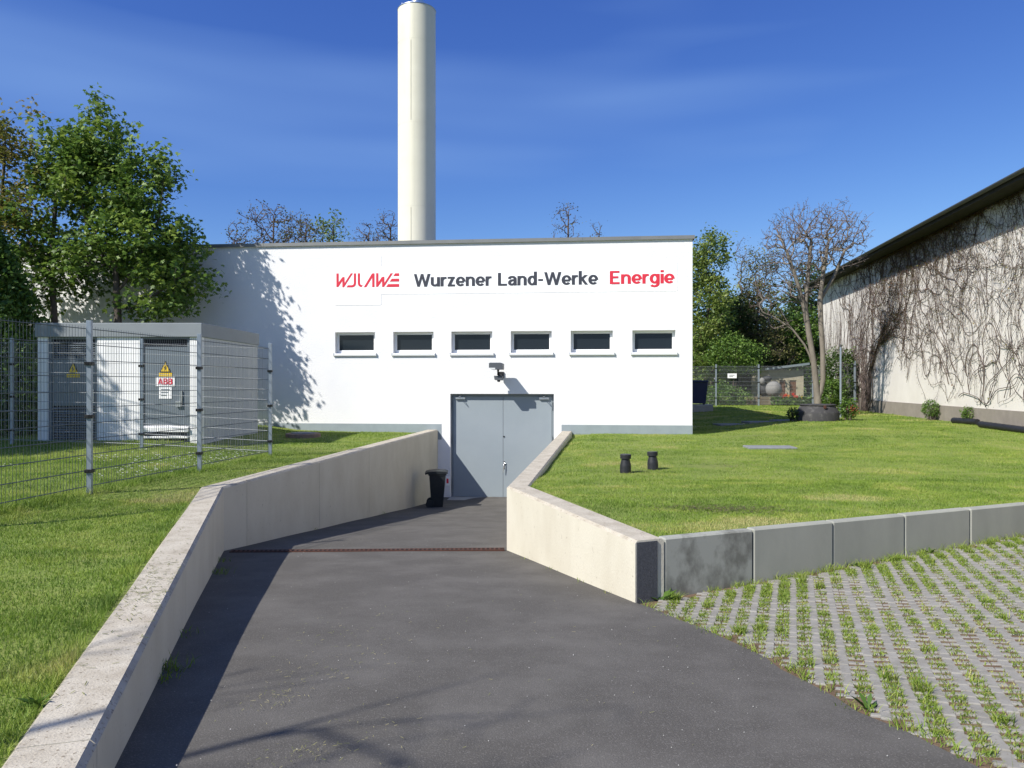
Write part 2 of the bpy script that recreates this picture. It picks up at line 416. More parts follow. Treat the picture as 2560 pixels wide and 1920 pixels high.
rows = []
for y in np.concatenate([np.linspace(-20, -3, 6), np.linspace(-2, 24, 66)]):
    x0 = float(line_x(LWo, y)) + 0.03 if y > -2.1 else -0.5
    rows.append([(x, y, float(lawn_z(x, y))) for x in spread(x0, -60, 46, 2.2)])
LAWN_L = tag(sheet('lawn_left', rows, M['lawn']), kind='structure')

rows = []
for y in np.concatenate([np.linspace(6.9, 11.6, 26), np.linspace(11.9, 24, 36)]):
    xw = float(line_x(RWo, min(y, 20.8))) - 0.03
    if y <= 11.6:
        x1 = SL0.x + (y - SL0.y - 0.06) / SLD.y * SLD.x
        xs = np.linspace(min(xw, x1 - 0.02), x1, 60)
    else:
        xs = spread(xw, 80, 60, 2.0)
    rows.append([(x, y, float(lawn_z(x, y))) for x in xs])
LAWN_R = tag(sheet('lawn_right', rows, M['lawn']), kind='structure')
rows = []
for y in np.concatenate([np.linspace(24, 60, 30), np.linspace(64, 116, 8)]):
    rows.append([(x, y, float(lawn_z(x, y))) for x in np.concatenate([np.linspace(-60, 0, 12), np.linspace(3, 80, 50)])])
tag(sheet('lawn_back', rows, M['lawn']), kind='structure')

rows = []
ys = np.concatenate([np.linspace(-19, 0, 8), np.linspace(0.5, 21.3, 84)])
for y in ys:
    xl = float(line_x(LW, y)) - 0.12 if y > -2.0 else -6.0
    if y < 6.8: xr = float(edge_x(y)) + 0.02 * math.sin(y * 9) + 0.012 * math.sin(y * 23 + 1)
    else: xr = float(line_x(RW, y)) + 0.12
    if y < 1.6: xr = max(xr, 3.0)
    rows.append([(x, y, float(floor_z(y)) + 0.006 * math.sin(x * 1.7 + y) * math.sin(y * 1.3)) for x in np.linspace(xl, xr, 18)])
tag(sheet('asphalt_ramp', rows, M['asphalt']), kind='structure')

# soil bed under the pavers
rows = []
for y in np.linspace(-3, 12.2, 40):
    xa = float(edge_x(y)) - 0.05 if y < 7.0 else SL0.x + (y - SL0.y - 0.05) / SLD.y * SLD.x
    if y >= 6.7: xa = max(xa, SL0.x + (y - SL0.y - 0.05) / SLD.y * SLD.x)
    rows.append([(x, y, float(pave_z(x, y)) - 0.011) for x in np.linspace(xa, 14, 30)])
PAVING = tag(sheet('grass_paving', rows, M['soil']), kind='structure')

# ------------------------------------------------------------------ grid pavers
RD = Vector((0.9386, -0.345)); CD = Vector((0.345, 0.9386)); PR, PC = 0.15, 0.097
nw, nl, ah, arm = 0.0295, 0.0475, 0.0195, 0.0752
def cross(i=0.0):
    return [(-nw+i, -nl+0.004+i), (nw-i, -nl-0.004+i), (nw-i, -ah+i), (arm-i, -ah+i), (arm-i, ah-i), (nw-i, ah-i),
            (nw-i, nl-0.004-i), (-nw+i, nl+0.004-i), (-nw+i, ah-i), (-arm+i, ah-i), (-arm+i, -ah+i), (-nw+i, -ah+i)]
def paver_mesh():
    lo = [(x, y, -0.05) for x, y in cross(0.001)]; mid = [(x, y, -0.007) for x, y in cross(0.001)]; top = [(x, y, 0.0) for x, y in cross(0.0055)]
    F = [(k, (k+1) % 12, 12+(k+1) % 12, 12+k) for k in range(12)] + [(12+k, 12+(k+1) % 12, 24+(k+1) % 12, 24+k) for k in range(12)]
    F += [(24, 25, 26, 35), (26, 27, 28, 29), (26, 29, 32, 35), (32, 33, 34, 35), (29, 30, 31, 32)]
    me = bpy.data.meshes.new('paver'); me.from_pydata(lo + mid + top, [], F); me.materials.append(M['paver']); me.update()
    return me
PV = paver_mesh()
org = Vector((2.3, 3.2)); cells = []; SLN = Vector((SLD.y, -SLD.x))
for i in range(-30, 64):
    for j in range(-40, 110):
        p = org + RD * (i * PR) + CD * (j * PC)
        if p.y < 1.6 or p.x > 8.6: continue
        if (p - SL0).dot(SLN) < 0.06: continue
        if p.y < 7.3 and p.x < edge_x(p.y) + 0.055: continue
        if p.x < 1.12: continue
        cells.append((p.y * p.y, p.x, p.y, i, j))
cells.sort()
vis = [c for c in cells if c[1] / c[2] < 0.685 and c[2] > 3.1]
big = set(id(c) for c in vis[:300])
Vr, Fr = [], []
pvv = np.array([v.co[:] for v in PV.vertices]); pff = [list(p.vertices) for p in PV.polygons]
rot = np.array([[RD.x, CD.x, 0], [RD.y, CD.y, 0], [0, 0, 1]])
nrm = Vector((-0.066, 0.06, 1)).normalized(); tilt = Vector((0, 0, 1)).rotation_difference(nrm).to_matrix()
base_rot = tilt @ Matrix(((RD.x, CD.x, 0), (RD.y, CD.y, 0), (0, 0, 1)))
for c in cells:
    _, x, y, i, j = c
    z = float(pave_z(x, y)) + random.uniform(-0.007, 0.004)
    mloc = base_rot @ Matrix.Rotation(random.uniform(-0.04, 0.04), 3, 'Z') @ Matrix.Rotation(random.uniform(-0.04, 0.04), 3, 'X') @ Matrix.Rotation(random.uniform(-0.03, 0.03), 3, 'Y')
    if id(c) in big:
        o = link('paver', PV, PAVING)
        o.matrix_world = Matrix.Translation((x, y, z)) @ mloc.to_4x4()
    else:
        b = len(Vr); a = pvv @ np.array(mloc).T + (x, y, z)
        Vr.extend(map(tuple, a)); Fr.extend([[k + b for k in f] for f in pff])
me = bpy.data.meshes.new('paver_field'); me.from_pydata(Vr, [], Fr); me.materials.append(M['paver']); me.update()
tag(link('paver_field', me, PAVING), 'grey grid pavers farther along the slab wall', kind='stuff')

# ------------------------------------------------------------------ retaining walls of the ramp
def wall_panel(name, a0, a1, b0, b1, z0, z1, zb, parent, flip, c=0.025):
    """a0,a1 inner line, b0,b1 outer line; top from z0 to z1"""
    def ring(a, b, z):
        d = (b - a).normalized()
        return [(a.x, a.y, zb), (a.x, a.y, z - c), (a.x + d.x * c, a.y + d.y * c, z), (b.x - d.x * c, b.y - d.y * c, z), (b.x, b.y, z - c), (b.x, b.y, zb)]
    r0, r1 = ring(Vector(a0), Vector(b0), z0), ring(Vector(a1), Vector(b1), z1)
    m_ = MB()
    mi = [0, 1, 1, 1, 0]
    for k in range(5):
        q = [r0[k], r1[k], r1[k + 1], r0[k + 1]]
        m_.add(q, [(0, 1, 2, 3) if flip else (3, 2, 1, 0)], mi[k])
    m_.add(r0, [(0, 1, 2, 3, 4, 5) if flip else (5, 4, 3, 2, 1, 0)], 0); m_.add(r1, [(5, 4, 3, 2, 1, 0) if flip else (0, 1, 2, 3, 4, 5)], 0)
    return m_.build(name, [M['cream'], M['creamtop']], parent)

def lerp(a, b, t): return Vector(a) + (Vector(b) - Vector(a)) * t
def ramp_wall(root, inner, outer, tops, cuts, flip):
    for s in range(len(inner) - 1):
        cs = [0.0] + cuts[s] + [1.0]
        L_ = (Vector(inner[s + 1]) - Vector(inner[s])).length
        for k in range(len(cs) - 1):
            g = 0.004 / L_
            t0 = cs[k] + (g if k > 0 else 0); t1 = cs[k + 1] - (g if k < len(cs) - 2 else 0)
            wall_panel('wall_panel', lerp(inner[s], inner[s+1], t0), lerp(inner[s], inner[s+1], t1), lerp(outer[s], outer[s+1], t0), lerp(outer[s], outer[s+1], t1),
                       tops[s] + (tops[s+1]-tops[s]) * t0, tops[s] + (tops[s+1]-tops[s]) * t1, -2.0, root, flip)
lw = tag(empty('retaining_wall'), 'long bent cream concrete wall left of the ramp, grass along its top edge', 'wall')
ramp_wall(lw, LW, LWo, [0.2, 0.2, 0.2, 0.275], [[0.5], [0.03, 0.425, 0.82], [0.055, 0.28, 0.505, 0.735]], False)
rw = tag(empty('retaining_wall'), 'bent cream concrete wall right of the ramp ending in a dark coated face', 'wall')
ramp_wall(rw, RW, RWo, [0.2, 0.2, 0.26], [[], [0.2, 0.5, 0.78]], True)
# dark coated end face and filler strip
a, b = Vector(RW[0]), Vector(RWo[0]); d = (b - a).normalized(); n = Vector((d.y, -d.x))
mb = MB(); q = [a + d * 0.012, a + d * 0.225, a + d * 0.225 + n * 0.012, a + d * 0.012 + n * 0.012]
mb.prism([(p.x, p.y) for p in q], -0.42, 0.185)
tag(mb.build('end_coating', M['bitumen'], rw), 'black bitumen coated end face')

# slab wall: one grey L-shaped slab per metre
sw = tag(empty('slab_wall', (SL0.x, SL0.y, 0), math.atan2(SLD.y, SLD.x)), 'row of grey concrete slabs edging the right lawn above the grid paving', 'wall')
for k in range(0, 11):
    m_ = MB(); m_.bbox((k + 0.004, 0.0, -0.75), (k + 0.996, 0.12, 0.2), 0.013)
    o = m_.build('slab', M['wetslab'] if k == 0 else M['slab'], sw)
    o.location = (0, random.uniform(-0.004, 0.004), random.uniform(-0.004, 0.004))
    if k == 0: o['label'] = 'damp stained first slab'

# ------------------------------------------------------------------ boiler house
TH = R(5.75)
bh = tag(empty('boiler_house', (0, 21.0, 0), -TH), 'long white rendered flat-roofed works building with six small windows', 'building')
WIN = [(-5.003, -3.856), (-3.333, -2.191), (-1.689, -0.549), (-0.032, 1.089), (1.612, 2.746), (3.274, 4.420)]
WZ0, WZ1 = 2.40, 2.995
DX0, DX1, DZ1, DZ0 = -1.72, 1.15, 1.27, -1.75
SL, SR, ZB, ZT = -34.0, 4.87, -1.75, 5.47
holes = [(a, b, WZ0, WZ1) for a, b in WIN] + [(DX0, DX1, DZ0, DZ1)]
xs = sorted(set([SL, SR] + [h[0] for h in holes] + [h[1] for h in holes])); zs = sorted(set([ZB, ZT, 0.43] + [h[2] for h in holes] + [h[3] for h in holes]))
mb = MB()
for i in range(len(xs) - 1):
    for j in range(len(zs) - 1):
        cx, cz = (xs[i] + xs[i+1]) / 2, (zs[j] + zs[j+1]) / 2
        if any(h[0] < cx < h[1] and h[2] < cz < h[3] for h in holes): continue
        mb.add([(xs[i], 0, zs[j]), (xs[i+1], 0, zs[j]), (xs[i+1], 0, zs[j+1]), (xs[i], 0, zs[j+1])], [(0, 1, 2, 3)])
for (x0, x1, z0, z1), dpt in [(h, 0.30) for h in holes]:
    for q in ([(x0,0,z0),(x0,dpt,z0),(x0,dpt,z1),(x0,0,z1)], [(x1,0,z0),(x1,0,z1),(x1,dpt,z1),(x1,dpt,z0)],
              [(x0,0,z1),(x0,dpt,z1),(x1,dpt,z1),(x1,0,z1)], [(x0,0,z0),(x1,0,z0),(x1,dpt,z0),(x0,dpt,z0)], [(x0,dpt,z0),(x1,dpt,z0),(x1,dpt,z1),(x0,dpt,z1)]):
        mb.add(q, [(0, 1, 2, 3)])
D = 13.0
mb.add([(SR,0,ZB),(SR,D,ZB),(SR,D,ZT),(SR,0,ZT)], [(0,1,2,3)]); mb.add([(SL,0,ZB),(SL,0,ZT),(SL,D,ZT),(SL,D,ZB)], [(0,1,2,3)]); mb.add([(SL,D,ZB),(SL,D,ZT),(SR,D,ZT),(SR,D,ZB)], [(0,1,2,3)])
mb.build('wall', M['render'], bh)
mb = MB(); mb.box((SL - 0.05, -0.05, ZT + 0.002), (SR + 0.05, D + 0.05, ZT + 0.055)); mb.build('roof', M['coping'], bh)
for k in range(13):
    x1 = SR + 0.056 - k * 3.0; x0 = max(x1 - 2.994, SL)
    mb = MB(); mb.box((x0, -0.056, ZT - 0.035), (x1, -0.0505, ZT + 0.06)); mb.build('coping', M['coping'], bh)
mb = MB(); mb.box((SR + 0.0505, -0.05, ZT - 0.035), (SR + 0.056, D, ZT + 0.06)); mb.build('coping', M['coping'], bh)
for x0, x1 in ((SL, -1.965), (1.36, SR + 0.004)):
    mb = MB(); mb.box((x0, -0.004, 0.0), (x1, 0.05, 0.43)); mb.build('plinth', M['plinth'], bh)
mb = MB(); mb.box((SR - 0.05, 0.002, 0.0), (SR + 0.004, D, 0.43)); mb.build('plinth', M['plinth'], bh)
wf = MB(); w, h, bd = 1.146, WZ1 - WZ0, 0.072
for q in ((0, bd, 0, h), (w - bd, w, 0, h), (bd, w - bd, 0, bd + 0.02), (bd, w - bd, h - bd, h)): wf.bbox((q[0], 0.135, q[2]), (q[1], 0.195, q[3]), 0.006)
wf_me = wf.mesh('frame', M['winframe'])
gl_me = MB().box((bd - 0.01, 0.16, bd), (w - bd + 0.01, 0.175, h - bd + 0.01)).mesh('pane', M['glass'])
si = MB(); si.prism([(-0.055, -0.030), (-0.050, -0.070), (-0.043, -0.070), (-0.045, -0.025), (0.135, 0.0), (0.135, -0.012)], -0.035, w + 0.035, ax='x'); si_me = si.mesh('sill', M['sill'])
cap_me = MB().box((0, -0.058, -0.075), (0.0065, 0.0, 0.010)).mesh('sill_end', M['sill'])
for a, b in WIN:
    wn_ = empty('window', (a, 0, WZ0), 0, bh)
    s_ = (b - a) / w
    for nm, me in (('frame', wf_me), ('pane', gl_me), ('sill', si_me)):
        o = link(nm, me, wn_); o.scale = (s_, 1, 1)
    for ex in (-0.042, w * s_ + 0.0355):
        o = link('sill_end', cap_me, wn_); o.location = (ex, 0, 0)
# door
mb = MB(); fy0, fy1 = 0.145, 0.20
for q in ((DX0, DX0 + 0.06, -1.62, DZ1), (DX1 - 0.06, DX1, -1.62, DZ1), (DX0 + 0.06, DX1 - 0.06, DZ1 - 0.07, DZ1)): mb.box((q[0], fy0, q[2]), (q[1], fy1, q[3]))
mb.build('door_frame', M['doorframe'], bh)
for side, (x0, x1) in enumerate(((DX0 + 0.064, -0.262), (-0.256, DX1 - 0.064))):
    dr = empty('door', (0, 0, 0), 0, bh)
    mb = MB(); mb.bbox((x0, 0.135, -1.592), (x1, 0.185, DZ1 - 0.074), 0.005); mb.build('leaf', M['door'], dr)
    hx = x0 - 0.008 if side == 0 else x1 + 0.008
    for z in (-1.25, 0.0, 0.95): MB().tube([(hx, 0.122, z - 0.11), (hx, 0.122, z + 0.11)], 0.016, 8).build('hinge', M['doorframe'], dr)
    cx0 = -1.59 if side == 0 else 0.74
    mb = MB(); mb.bbox((cx0, 0.075, 1.115), (cx0 + 0.27, 0.134, 1.18), 0.006)
    mb.tube([(cx0 + 0.10, 0.08, 1.185), (cx0 + 0.13, -0.09, 1.19), (cx0 + 0.17, 0.135, 1.215)], 0.010, 6)
    mb.build('door_closer', M['steel'], dr)
    if side == 1:
        mb = MB(); mb.bbox((-0.262, 0.115, -0.80), (-0.222, 0.134, -0.58), 0.004)
        mb.tube([(-0.235, 0.13, -0.66), (-0.235, 0.075, -0.66), (-0.245, 0.07, -0.74), (-0.255, 0.07, -0.90)], [0.013, 0.013, 0.013, 0.009], 8)
        mb.tube([(-0.225, 0.132, -0.64), (-0.19, 0.11, -0.665)], 0.018, 8)
        mb.build('handle', M['steel'], dr)
        MB().tube([(-0.235, 0.134, 0.085), (-0.235, 0.122, 0.085)], 0.022, 12).build('lock', M['black'], dr)
mb = MB(); mb.box((DX0 + 0.001, -0.5, -1.70), (DX1 - 0.001, 0.29, -1.594)); mb.build('threshold', M['slabtop'], bh)

# small notice plate between bin and door
np_ = tag(empty('notice_plate', bh.matrix_world @ Vector((0, 0, 0))), 'small white notice plate with a red field on the wall left of the door', 'sign')
np_.location = (0, 21.0, 0); np_.rotation_euler = (0, 0, -TH)
MB().box((-1.845, -0.012, -1.27), (-1.735, -0.002, -1.02)).build('plate', M['boardwhite'], np_)
MB().box((-1.825, -0.015, -1.21), (-1.765, -0.0125, -1.08)).build('red_field', M['signred'], np_)

# ------------------------------------------------------------------ sign over the windows
def arc(cx, cz, rx, rz, a0, a1, n=14):
    return [(cx + rx * math.cos(R(a0 + (a1 - a0) * i / n)), cz + rz * math.sin(R(a0 + (a1 - a0) * i / n))) for i in range(n + 1)]
XH, W_ = 0.74, 0.178
GL = {   # strokes with cap height 1: ('l', points) centre line, ('p', x0, z0, x1, z1, width) slanted bar with level ends
 'W': (0.985, [('p', .085, 1, .285, 0, .165), ('p', .285, 0, .49, 1, .145), ('p', .49, 1, .695, 0, .145), ('p', .695, 0, .90, 1, .165)]),
 'u': (.56, [('l', [(.09, XH), (.09, .26)] + arc(.255, .25, .165, .178, 180, 290, 8)), ('l', [(.255, .072), (.36, .115), (.44, .20)]), ('l', [(.455, XH), (.455, 0)])]),
 'r': (.37, [('l', [(.09, XH), (.09, 0)]), ('l', [(.09, .46), (.13, .585), (.21, .66), (.35, .668)])]),
 'z': (.49, [('l', [(.03, .672), (.45, .672)]), ('p', .355, .70, .12, .06, .19), ('l', [(.03, .067), (.46, .067)])]),
 'e': (.56, [('l', arc(.28, .37, .195, .303, -4, 318, 24)), ('l', [(.12, .335), (.475, .335)])]),
 'n': (.56, [('l', [(.09, XH), (.09, 0)]), ('l', [(.09, .47), (.12, .58), (.19, .65), (.28, .672), (.37, .65), (.43, .58), (.45, .47), (.45, 0)])]),
 'L': (.56, [('l', [(.10, 1), (.10, 0)]), ('l', [(.10, .068), (.54, .068)])]),
 'a': (.54, [('l', [(.08, .52), (.115, .61), (.19, .665), (.28, .672), (.365, .645), (.42, .57), (.43, .47), (.43, .16), (.46, 0)]), ('l', [(.43, .415), (.27, .41), (.16, .36), (.107, .27), (.11, .16), (.165, .085), (.25, .07), (.34, .105), (.42, .20)])]),
 'd': (.57, [('l', [(.46, 1.06), (.46, 0)]), ('l', arc(.275, .37, .183, .303, 0, 360, 24))]),
 '-': (.35, [('l', [(.03, .40), (.31, .40)])]),
 'k': (.53, [('l', [(.09, 1.06), (.09, 0)]), ('p', .425, XH, .10, .335, .195), ('p', .20, .45, .44, 0, .185)]),
 'E': (.60, [('l', [(.10, 1), (.10, 0)]), ('l', [(.10, .932), (.54, .932)]), ('l', [(.10, .52), (.48, .52)]), ('l', [(.10, .068), (.545, .068)])]),
 'g': (.57, [('l', [(.46, XH), (.46, .0), (.435, -.11), (.36, -.19), (.26, -.21), (.15, -.175), (.09, -.115)]), ('l', arc(.275, .375, .183, .298, 0, 360, 24))]),
 'i': (.18, [('l', [(.09, XH), (.09, 0)]), ('l', [(.09, 1.02), (.09, .86)])]),
 'A': (.72, [('p', .09, 0, .36, 1, .17), ('p', .63, 0, .36, 1, .17), ('l', [(.18, .27), (.54, .27)])]),
 'B': (.64, [('l', [(.10, 1), (.10, 0)]), ('l', [(.10, .93), (.36, .93)] + arc(.36, .735, .14, .195, 90, -90, 8)[1:] + [(.10, .53)]), ('l', [(.10, .07), (.38, .07)] + arc(.38, .295, .16, .225, -90, 90, 8)[1:] + [(.10, .51)])]),
 ' ': (.30, []),
}
def letter(mb, ch, x, z, h, xs, y, w=W_):
    """y: front plane (towards -y)"""
    adv, st = GL[ch]; lift = 0
    for s_ in st:
        yy = y - 0.0012 * lift; lift += 1
        if s_[0] == 'p':
            _, x0, z0, x1, z1, wx = s_
            q = [(x0 - wx/2, z0), (x0 + wx/2, z0), (x1 + wx/2, z1), (x1 - wx/2, z1)]
            if z1 < z0: q = [(x1 - wx/2, z1), (x1 + wx/2, z1), (x0 + wx/2, z0), (x0 - wx/2, z0)]
            mb.prism([(x + px * h * xs, z + pz * h) for px, pz in q], yy, y + 0.008, ax='y')
        else:
            P = [Vector(p) for p in s_[1]]; n_ = len(P); closed = (P[0] - P[-1]).length < 1e-4
            Lh, Rh = [], []
            for i in range(n_):
                d0 = (P[i] - P[i-1]).normalized() if i > 0 else ((P[0] - P[-2]).normalized() if closed else None)
                d1 = (P[i+1] - P[i]).normalized() if i < n_ - 1 else ((P[1] - P[0]).normalized() if closed else None)
                d0 = d0 or d1; d1 = d1 or d0
                n0 = Vector((-d0.y, d0.x)); n1 = Vector((-d1.y, d1.x)); nn = (n0 + n1).normalized()
                hw = w * (0.43 + 0.07 * abs(nn.x)) / max(0.5, nn.dot(n0))
                Lh.append(P[i] + nn * hw); Rh.append(P[i] - nn * hw)
            tr = lambda p, t: (x + p.x * h * xs, t, z + p.y * h)
            vs = [tr(p, yy) for p in Lh] + [tr(p, yy) for p in Rh] + [tr(p, y + 0.008) for p in Lh] + [tr(p, y + 0.008) for p in Rh]
            fs = []
            for i in range(n_ - 1):
                fs += [(i, n_+i, n_+i+1, i+1), (i, i+1, 2*n_+i+1, 2*n_+i), (n_+i, 3*n_+i, 3*n_+i+1, n_+i+1)]
            if not closed: fs += [(0, 2*n_, 3*n_, n_), (n_-1, 2*n_-1, 4*n_-1, 3*n_-1)]
            mb.add(vs, fs)
    return adv
def text(parent, body, x0, x1, z, h, mat_, y, name='letter', ls=0.02):
    tot = sum(GL[c][0] + ls for c in body) - ls
    xs = (x1 - x0) / (tot * h); x = x0
    for c in body:
        if c != ' ':
            mb = MB(); letter(mb, c, x, z, h, xs, y); mb.build(name, mat_, parent)
        x += (GL[c][0] + ls) * h * xs

sg = tag(empty('company_sign', (0, 21.0, 0), -TH), 'white wall sign reading Wurzener Land-Werke Energie with a red logo', 'sign')
MB().box((-5.0, -0.007, 3.755), (-3.684, -0.004, 5.118)).build('square_board', M['boardwhite'], sg)
MB().box((-3.683, -0.006, 4.05), (4.466, -0.004, 4.826)).build('strip_board', M['boardwhite'], sg)
LOGO = [[(57,220),(86,220),(86,325),(128,270),(142,262),(160,265),(160,335),(238,221),(266,221),(152,385),(132,385),(132,310),(80,382),(57,382)],
 [(277,222),(305,222),(305,340),(298,365),(280,381),(258,387),(183,386),(200,362),(255,361),(270,355),(277,340)],
 [(327,222),(355,222),(355,335),(362,355),(375,362),(390,364),(374,385),(355,382),(338,370),(328,350),(327,335)],
 [(402,387),(505,228),(518,224),(537,226),(537,387),(508,387),(508,275),(434,387)],
 [(557,224),(586,224),(586,330),(628,272),(645,265),(660,268),(660,340),(738,227),(767,227),(655,387),(632,387),(632,315),(580,385),(557,385)],
 [(795,228),(845,228),(845,260),(773,260)], [(752,291),(845,291),(845,325),(728,325)], [(706,354),(845,354),(845,388),(683,388)]]
for pg in LOGO:
    pts = [(-4.963 + (x - 57) / 788 * 1.80, 4.252 + (388 - y) / 168 * 0.399) for x, y in pg][::-1]
    MB().prism(pts, -0.012, -0.003, ax='y').build('logo_stroke', M['signred'], sg)
text(sg, 'Wurzener Land-Werke', -2.747, 2.353, 4.250, 0.352, M['signdark'], -0.012)
text(sg, 'Energie', 2.660, 4.396, 4.255, 0.352, M['signred'], -0.012)

# ------------------------------------------------------------------ floodlight over the door
fl = tag(empty('floodlight', (0, 21.0, 0), -TH), 'grey floodlight with motion sensor on the wall above the door', 'floodlight')
hx0, hx1 = -0.555, -0.185
mb = MB(); mb.prism([(hx0, 2.09), (hx0 + 0.02, 2.115), (hx1 - 0.06, 2.115), (hx1, 2.09), (hx1, 1.93), (hx0 + 0.07, 1.93), (hx0, 1.985)][::-1], -0.66, -0.30, ax='y'); mb.build('lamp_head', M['lampgrey'], fl)
mb = MB(); mb.prism([(hx0 + 0.004, 1.978), (hx0 + 0.06, 1.934), (hx0 + 0.17, 1.934), (hx0 + 0.17, 1.978)], -0.664, -0.6605, ax='y'); mb.build('lens', M['lens'], fl)
mb = MB(); mb.tube([(-0.33, -0.45, 1.93), (-0.33, -0.42, 1.80), (-0.30, -0.30, 1.77), (-0.29, 0.0, 1.78)], 0.034, 8); mb.bbox((-0.37, -0.05, 1.70), (-0.22, 0.0, 1.88), 0.008); mb.build('bracket', M['blackplastic'], fl)
mb = MB(); mb.prism([(-0.44, 1.765), (-0.205, 1.765), (-0.215, 1.66), (-0.245, 1.648), (-0.40, 1.648), (-0.425, 1.665)], -0.50, -0.30, ax='y'); mb.build('sensor', M['lampgrey'], fl)
mb = MB(); mb.lathe([(0.03, 0), (0.045, 0.02), (0.045, 0.05)], (-0.32, -0.40, 1.60), 14); mb.build('sensor_dome', M['blackplastic'], fl)

# ------------------------------------------------------------------ chimney
chx, chy, chr_ = -3.0, 24.1, 0.592
ch = tag(empty('chimney', (chx, chy, 0)), 'tall cream round steel chimney rising behind the white building', 'chimney')
seam = [0, 2.6, 7.05, 9.62, 12.2, 13.27]
for k in range(5):
    MB().lathe([(chr_, seam[k] + 0.002), (chr_, seam[k+1] - 0.002)], n=64).build('shaft_section', M['chimney'], ch)
    if 0 < k: MB().lathe([(chr_ + 0.002, seam[k] - 0.012), (chr_ + 0.002, seam[k] + 0.012)], n=64).build('seam_ring', M['chimney'], ch)
mb = MB()
for k in range(5): mb.box((-0.02 - 0.1 * (k % 2), -chr_ - 0.0015, seam[k] + 0.05), (-0.012 - 0.1 * (k % 2), -chr_ + 0.02, seam[k+1] - 0.06))
mb.build('seam_cover', M['chimney'], ch)
MB().lathe([(chr_ + 0.012, 13.272), (chr_ + 0.012, 13.295), (0.42, 13.33), (0.1, 13.33)], n=48).build('top_collar', M['stainless'], ch)
MB().lathe([(0.22, 13.33), (0.22, 13.56), (0.205, 13.56), (0.205, 13.3)], (0.02, 0, 0), n=32).build('flue_pipe', M['stainless'], ch)
MB().tube([(-0.43, -0.2, 13.29), (-0.43, -0.2, 13.44)], 0.022, 8).build('rod', M['stainless'], ch)

# ------------------------------------------------------------------ wheelie bin
wb = tag(empty('wheelie_bin', (-1.86, 18.9, float(floor_z(18.9))), R(4)), 'black wheelie bin standing beside the grey double door', 'bin')
mb = MB()
def taper(mb, x0, x1, y0, y1, z0, X0, X1, Y0_, Y1_, z1):
    mb.add([(x0,y0,z0),(x1,y0,z0),(x1,y1,z0),(x0,y1,z0),(X0,Y0_,z1),(X1,Y0_,z1),(X1,Y1_,z1),(X0,Y1_,z1)], [(0,3,2,1),(4,5,6,7),(0,1,5,4),(1,2,6,5),(2,3,7,6),(3,0,4,7)])
taper(mb, -0.13, 0.15, -0.19, 0.19, 0.02, -0.18, 0.22, -0.235, 0.235, 0.80)
taper(mb, -0.20, 0.24, -0.25, 0.25, 0.80, -0.205, 0.245, -0.255, 0.255, 0.845)
mb.build('body', M['bin'], wb)
mb = MB(); mb.prism([(-0.275, 0.835), (-0.285, 0.865), (-0.20, 0.893), (0.0, 0.908), (0.20, 0.898), (0.275, 0.872), (0.275, 0.848)], -0.265, 0.265, ax='y'); mb.build('lid', M['bin'], wb)
mb = MB(); mb.tube([(-0.265, -0.2, 0.83), (-0.265, 0.2, 0.83)], 0.016, 8); mb.build('handle', M['bin'], wb)
for y in (-0.235, 0.205):
    mb = MB(); mb.tube([(-0.165, y, 0.10), (-0.165, y + 0.04, 0.10)], 0.10, 20); mb.build('wheel', M['bin'], wb)

# ------------------------------------------------------------------ drain across the ramp
pa, pb = Vector((-3.72, 10.05)), Vector((-0.10, 10.19))
dr = tag(empty('drainage_channel', (pa.x, pa.y, float(floor_z(10.12)) + 0.004), math.atan2(pb.y - pa.y, pb.x - pa.x)), 'rusty slotted drain grate crossing the asphalt ramp between the two walls', 'drain')
Ld = (pb - pa).length
MB().box((0, -0.005, -0.05), (Ld, 0.085, 0.004)).build('channel', M['dark'], dr)
mb = MB(); mb.box((0, -0.014, -0.05), (Ld, -0.004, 0.012)); mb.box((0, 0.084, -0.05), (Ld, 0.096, 0.012)); mb.build('frame', M['rust'], dr)
mb = MB()
for k in range(int(Ld / 0.06)): mb.box((k * 0.06, -0.003, 0.0045), (k * 0.06 + 0.026, 0.083, 0.011))
mb.build('grate', M['rust'], dr)

# ------------------------------------------------------------------ mesh fences
def fence(root, posts, panels, h, wiremat, dz=0.2, dx=0.05, wr=0.0026, hr=0.0042, post=(0.06, 0.04), clamp=(0.28, 0.95, 1.6)):
    for (x, y, z, ang) in posts:
        p = empty('post', (x, y, z), ang, root)
        MB().bbox((-post[1]/2, -post[0]/2, -0.3), (post[1]/2, post[0]/2, h + 0.10), 0.003).build('steel_tube', M['post'], p)
        for cz in clamp:
            MB().bbox((-post[1]/2 - 0.02, -post[0]/2 - 0.014, cz - 0.022), (post[1]/2 + 0.02, post[0]/2 + 0.014, cz + 0.022), 0.004).build('clamp', M['black'], p)
    for a, b in panels:
        P0, P1 = Vector(posts[a][:3]), Vector(posts[b][:3]); d = P1 - P0; Lp = d.length; ux = d / Lp
        nn = Vector((-ux.y, ux.x, 0)).normalized() * 0.035; mb = MB()
        n_ = int(Lp / dx); z0 = 0.06
        for k in range(n_ + 1):
            q = P0 + ux * (k * Lp / n_) + nn
            mb.tube([q + Vector((0, 0, z0)), q + Vector((0, 0, h + 0.03))], wr, 4, caps=False, sm=False)
        for k in range(int(round(h / dz)) + 1):
            zz = z0 + 0.03 + k * (h - 0.06 - 0.03) / int(round(h / dz))
            for off in (-0.009, 0.009):
                o_ = nn * (1 + off / 0.035) + Vector((0, 0, zz)); mb.tube([P0 + o_, P1 + o_], hr, 4, caps=False, sm=False)
        mb.build('mesh_panel', wiremat, root)
